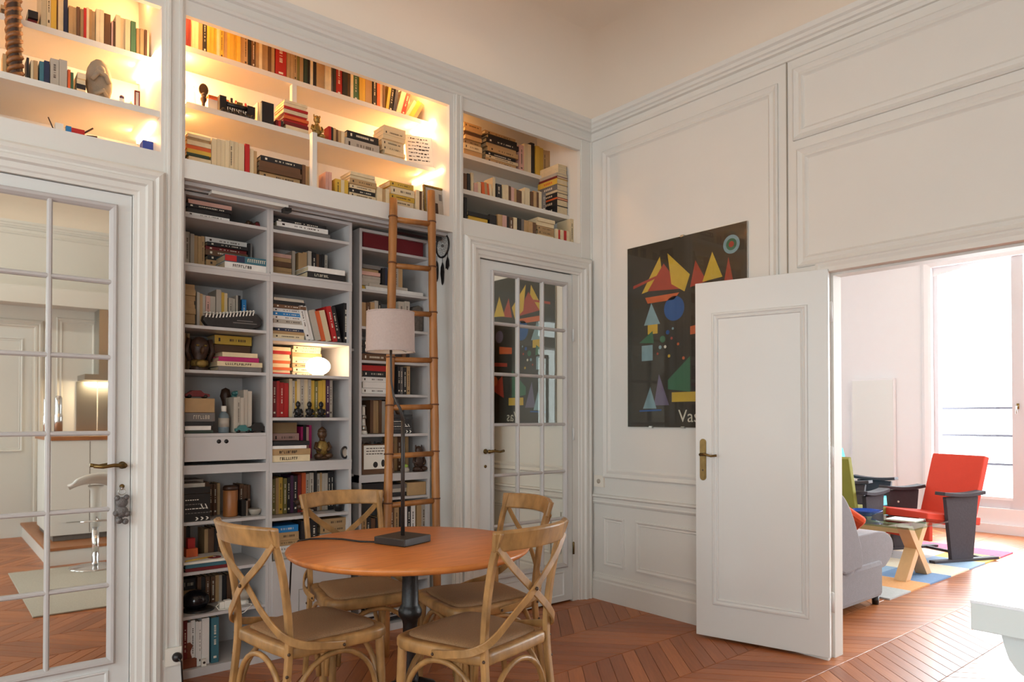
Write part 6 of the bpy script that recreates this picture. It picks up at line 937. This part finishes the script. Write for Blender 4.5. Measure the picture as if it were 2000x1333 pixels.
for i,(a,b_,c,d) in enumerate(WLH):
    w=M(); mid=(a+b_)/2; mp=lambda u,v,h:(LX-h,u,v)
    w.ring(a-.10,b_+.10,c-.27,d+.10,[(0,0),(0,.02),(.03,.03),(.07,.02),(.098,.01),(.102,-.04),(.102,-.05)],LIVW,mp)
    # arched head
    for k in range(14):
        u0=a+(b_-a)*k/14; u1=a+(b_-a)*(k+1)/14; w.prism([(u0,d-.10+.09*sin(pi*k/14)),(u1,d-.10+.09*sin(pi*(k+1)/14)),(u1,d),(u0,d)],-.10,-.045,LIVW,mp)
    w.box(LX+.05,LX+.12,a,a+.05,c,d,WINW); w.box(LX+.05,LX+.12,b_-.05,b_,c,d,WINW); w.box(LX+.05,LX+.12,a,b_,c,c+.09,WINW)
    w.box(LX+.03,LX+.12,mid-.055,mid+.055,c,d,WINW)
    w.box(LX+.05,LX+.12,a,b_,d-.42 if 0 else c+.09,c+.12,LIVW)
    o=struct(w.obj(f'window_{i+1}'),('tall arched white casement window behind the red armchair','white casement window at right, added out of frame for more light')[i],'window')
    for u0,u1 in((a+.052,mid-.057),(mid+.057,b_-.052)):
        g=M(); g.box(LX+.083,LX+.087,u0,u1,c+.1,d-.02,GLASS); g.obj('window_pane',o)
    g=M(); g.lathe([(.012,0),(.012,.06)],BRASS,10,c=(LX+.02,mid,1.35)); g.tube([(LX+.02,mid,1.38),(LX-.03,mid,1.38),(LX-.03,mid,1.30)],.007,STEEL,8); g.obj('window_handle',o)
    g=M(); RB=mat('iron_railing',(70,66,74),.5)
    for z in(.72,1.05,1.37): g.box(LX+.55,LX+.575,a-.3,b_+.3,z-.012,z+.012,RB)
    for k in range(3): y=a-.28+k*((b_-a+.56)/2); g.box(LX+.55,LX+.57,y-.01,y+.01,-.1,1.37,RB)
    tag(g.obj('balcony_railing'),('thin dark balcony railing outside the arched window','thin dark balcony railing outside the added right-hand window')[i],'railing')
    bl=M()
    for k in range(9): z=1.22-k*.028; bl.box(LX+.30,LX+.33,a+.02,mid-.02,z,z+.004,CREAMP)
    tag(bl.obj('window_blind'),('low slatted blind outside the right half of the arched window','low slatted blind at the added right-hand window')[i],'blind')
w=M(); w.box(LX-.05,LX-.005,.13,.645,.24,1.735,LIVW); w.box(LX-.055,LX-.05,.145,.63,.26,1.715,KW); o=w.obj('radiator_panel',bevel=.004); rebase(o,(LX-.03,.39,.24)); tag(o,'tall flat white radiator panel on the living room wall','radiator')
# rug with coloured patches
RG=lambda n,c:mat(n,c,.95,var=.1,scale=60,bump=.5,bscale=250)
cols=dict(p=RG('rug_pink',(206,92,120)),c=RG('rug_cream',(222,212,190)),b=RG('rug_blue',(110,140,180)),o=RG('rug_orange',(210,150,96)),y=RG('rug_yellow',(214,180,96)),s=RG('rug_sky',(142,168,196)),g=RG('rug_grey',(176,176,176)))
t=thing('patchwork_rug','bright patchwork rug of coloured blocks under the glass coffee table','rug',(2.8,-.35,0))
x0,x1,y0,y1=1.50,4.15,-1.38,.9; xs=[x0,1.85,2.2,2.62,3.02,3.4,3.8,x1]; ys=[y0,-.98,-.55,-.1,.4,y1]; pat=['gobcsyp','cbscgcp','opcbycp','ycsobpp','cobpsyc']
for j in range(5):
    for i in range(7):
        e=M(); e.box(xs[i]-2.8,xs[i+1]-2.8,ys[j]+.35,ys[j+1]+.35,.0005,.011,cols[pat[j][i]]); e.obj('patch',t)
# sofa (side towards the doorway, facing +x)
SOF=mat('grey_chenille',(104,97,102),.9,var=.14,scale=40,bump=.6,bscale=200,sheen=.4)
def cr2(P,n=4):
    P=[Vector((a,b,0)) for a,b in P]; N=len(P); o=[]
    for i in range(N):
        p0,p1,p2,p3=P[i-1],P[i],P[(i+1)%N],P[(i+2)%N]
        for k in range(n):
            t=k/n; v=.5*((2*p1)+(-p0+p2)*t+(2*p0-5*p1+4*p2-p3)*t*t+(-p0+3*p1-3*p2+p3)*t**3); o.append((v.x,v.y))
    return o
t=thing('sofa','grey fabric sofa with rolled seat cushions just beyond the doorway','sofa',(1.05,-1.40,0))
def rblock(e,x0,x1,y0,y1,z0,z1,m): e.box(x0,x1,y0,y1,z0,z1,m)
e=M(); e.box(-.33,.31,0,1.9,.055,.30,SOF); e.obj('base',t,bevel=.03)
e=M(); pol=[(-.30,.30),(-.26,.24),(.30,.235),(.42,.26),(.50,.32),(.51,.39),(.45,.45),(.33,.485),(.1,.49),(-.2,.485),(-.30,.42)]
e.prism(cr2(pol),0,.92,SOF,lambda u,v,h:(u,.02+h,v),smooth=True); e.obj('seat_cushion',t,bevel=.012); e=M(); e.prism(cr2(pol),0,.92,SOF,lambda u,v,h:(u,.95+h,v),smooth=True); e.obj('seat_cushion',t,bevel=.012)
pol=[(-.14,.29),(-.05,.30),(-.06,.42),(-.13,.56),(-.20,.67),(-.30,.77),(-.42,.82),(-.50,.76),(-.48,.5),(-.34,.30)]
for k in range(2): 
    e=M(); e.prism(cr2(pol),0,.93,SOF,lambda u,v,h,k=k:(u+.01,-.02+k*.95+h,v),smooth=True); e.obj('back_cushion',t,bevel=.015)
    e=M(); e.ball((-.19,.10+k*1.60,.29),(.19,.11,.085),SOF,20,12); e.obj('bolster',t)
e=M(); e.box(-.62,-.36,0,1.9,.055,.70,SOF); e.obj('back_frame',t,bevel=.04)
for x,y in((.27,.04),(-.55,.04),(.27,1.86),(-.55,1.86)):
    e=M(); e.lathe([(.02,0),(.024,.06)],BLACK,12,c=(x,y,0)); e.obj('foot',t)
ORC=mat('orange_cushion_cloth',(214,78,36),.85,var=.1,bump=.3,bscale=120)
e=M(); X=Matrix.Translation((1.15,-1.20,.575))@Matrix.Rotation(radians(55),4,'Y')@Matrix.Rotation(radians(45),4,'Z'); e.box(-.13,.13,-.13,.13,-.03,.03,ORC,X); o=e.obj('cushion',bevel=.025); rebase(o,(1.15,-1.20,.485)); tag(o,'small orange cushion leaning on the grey sofa','cushion')
# coffee table
CW=mat('pale_oak',(206,160,112),.45,var=.15,stretch=(1,1,.3))
t=thing('coffee_table','glass coffee table on crossed pale oak legs in the living room','table',(2.36,-.80,.0115))
e=M(); e.box(-.33,.33,-.54,.12,.408,.420,GLASSG); e.obj('glass_top',t)
e=M(); e.box(-.045,.045,-.36,.04,.33,.40,CW); e.obj('beam',t,bevel=.003)
for yy in(-.40,.04):
    for k in(-1,1):
        e=M(); e.prism([(-.20*k-.045,0),(-.20*k+.045,0),(.16*k+.045,.4075),(.16*k-.045,.4075)],yy-.045+.002*k,yy+.045+.002*k,CW,lambda u,v,h:(u,h,v)); e.obj('leg',t,bevel=.003)
e=M(); e.lathe([(.03,0),(.04,.006),(.10,.035),(.125,.052),(.118,.052),(.09,.032),(0,.016)],mat('cobalt_glaze',(40,70,150),.15),28,c=(2.46,-.80,.4325)); top(e.obj('bowl'),(2.46,-.80,.4325),'shallow cobalt blue bowl on the glass coffee table','bowl')
e=M(); e.box(2.40,2.58,-1.20,-.98,.4325,.438,CREAMP); top(e.obj('magazine'),(2.49,-1.09,.4325),'white magazine on the glass coffee table','magazine')
# crate-style armchairs
FEL=mat('charcoal_felt_panel',(58,52,58),.8,var=.15,scale=60,bump=.3)
def armchair(x,y,rz,cb,cs,label):
    t=thing('armchair',label,'armchair',(x,y,.0115),rz)   # faces +y, width along x
    for k,nm in((-1,'side_panel'),(1,'side_panel')):
        e=M(); X=Matrix.Translation((k*.31,0,0)); e.prism([(-.14,.02),(.10,.02),(.16,.56),(-.20,.56)],-.018,.018,FEL,lambda u,v,h,k=k:(k*.31+h,u,v)); e.obj(nm,t,bevel=.003)
        e=M(); N=8; e.band([(k*.31,-.25+.46*i/N,.575+.018*(2*i/N-1)**2) for i in range(N+1)],Vector((1,0,0)),.10,.03,FEL); e.obj('armrest',t,bevel=.004)
        e=M(); e.box(k*.31-.03,k*.31+.03,-.42,.30,0,.022,FEL); e.obj('runner',t,bevel=.003)
    e=M(); e.box(-.31,.31,-.30,-.27,0,.02,FEL); e.obj('cross_bar',t)
    e=M(); X=Matrix.Translation((0,.02,.36))@Matrix.Rotation(radians(6),4,'X'); e.box(-.285,.285,-.30,.30,-.035,.035,cs,X); e.obj('seat',t,bevel=.01)
    e=M(); X=Matrix.Translation((0,.28,.24)); e.box(-.285,.285,-.02,.02,-.06,.10,cs,X); e.obj('front_apron',t,bevel=.008)
    e=M(); X=Matrix.Translation((0,-.22,.36))@Matrix.Rotation(radians(16),4,'X'); e.box(-.27,.27,-.03,.03,-.10,.56,cb,X); e.obj('backrest',t,bevel=.008)
    for k in(-1,1):
        for z in(.25,.45): e=M(); e.ball((k*.31-k*.02,.05,z),.010,CREAMP,8,6); e.obj('screw',t)
    return t
RED=mat('red_orange_cloth',(208,62,40),.8,var=.06,bump=.3,bscale=200); GRN=mat('olive_green_cloth',(128,124,44),.8,var=.06); TQ=mat('turquoise_cloth',(70,160,176),.8); 
armchair(3.42,-.93,radians(67),RED,RED,'red-orange armchair with black side panels beside the coffee table')
armchair(2.89,-.37,radians(-90),GRN,GRN,'olive armchair with black arms behind the grey sofa')
armchair(4.12,-.04,radians(180),TQ,TQ,'turquoise armchair with black arms against the living room wall')
for o in bpy.data.objects:
    if o.type=='MESH' and o.parent is None and 'label' not in o.keys(): print('NOLABEL',o.name)
print('objects',len(bpy.data.objects))
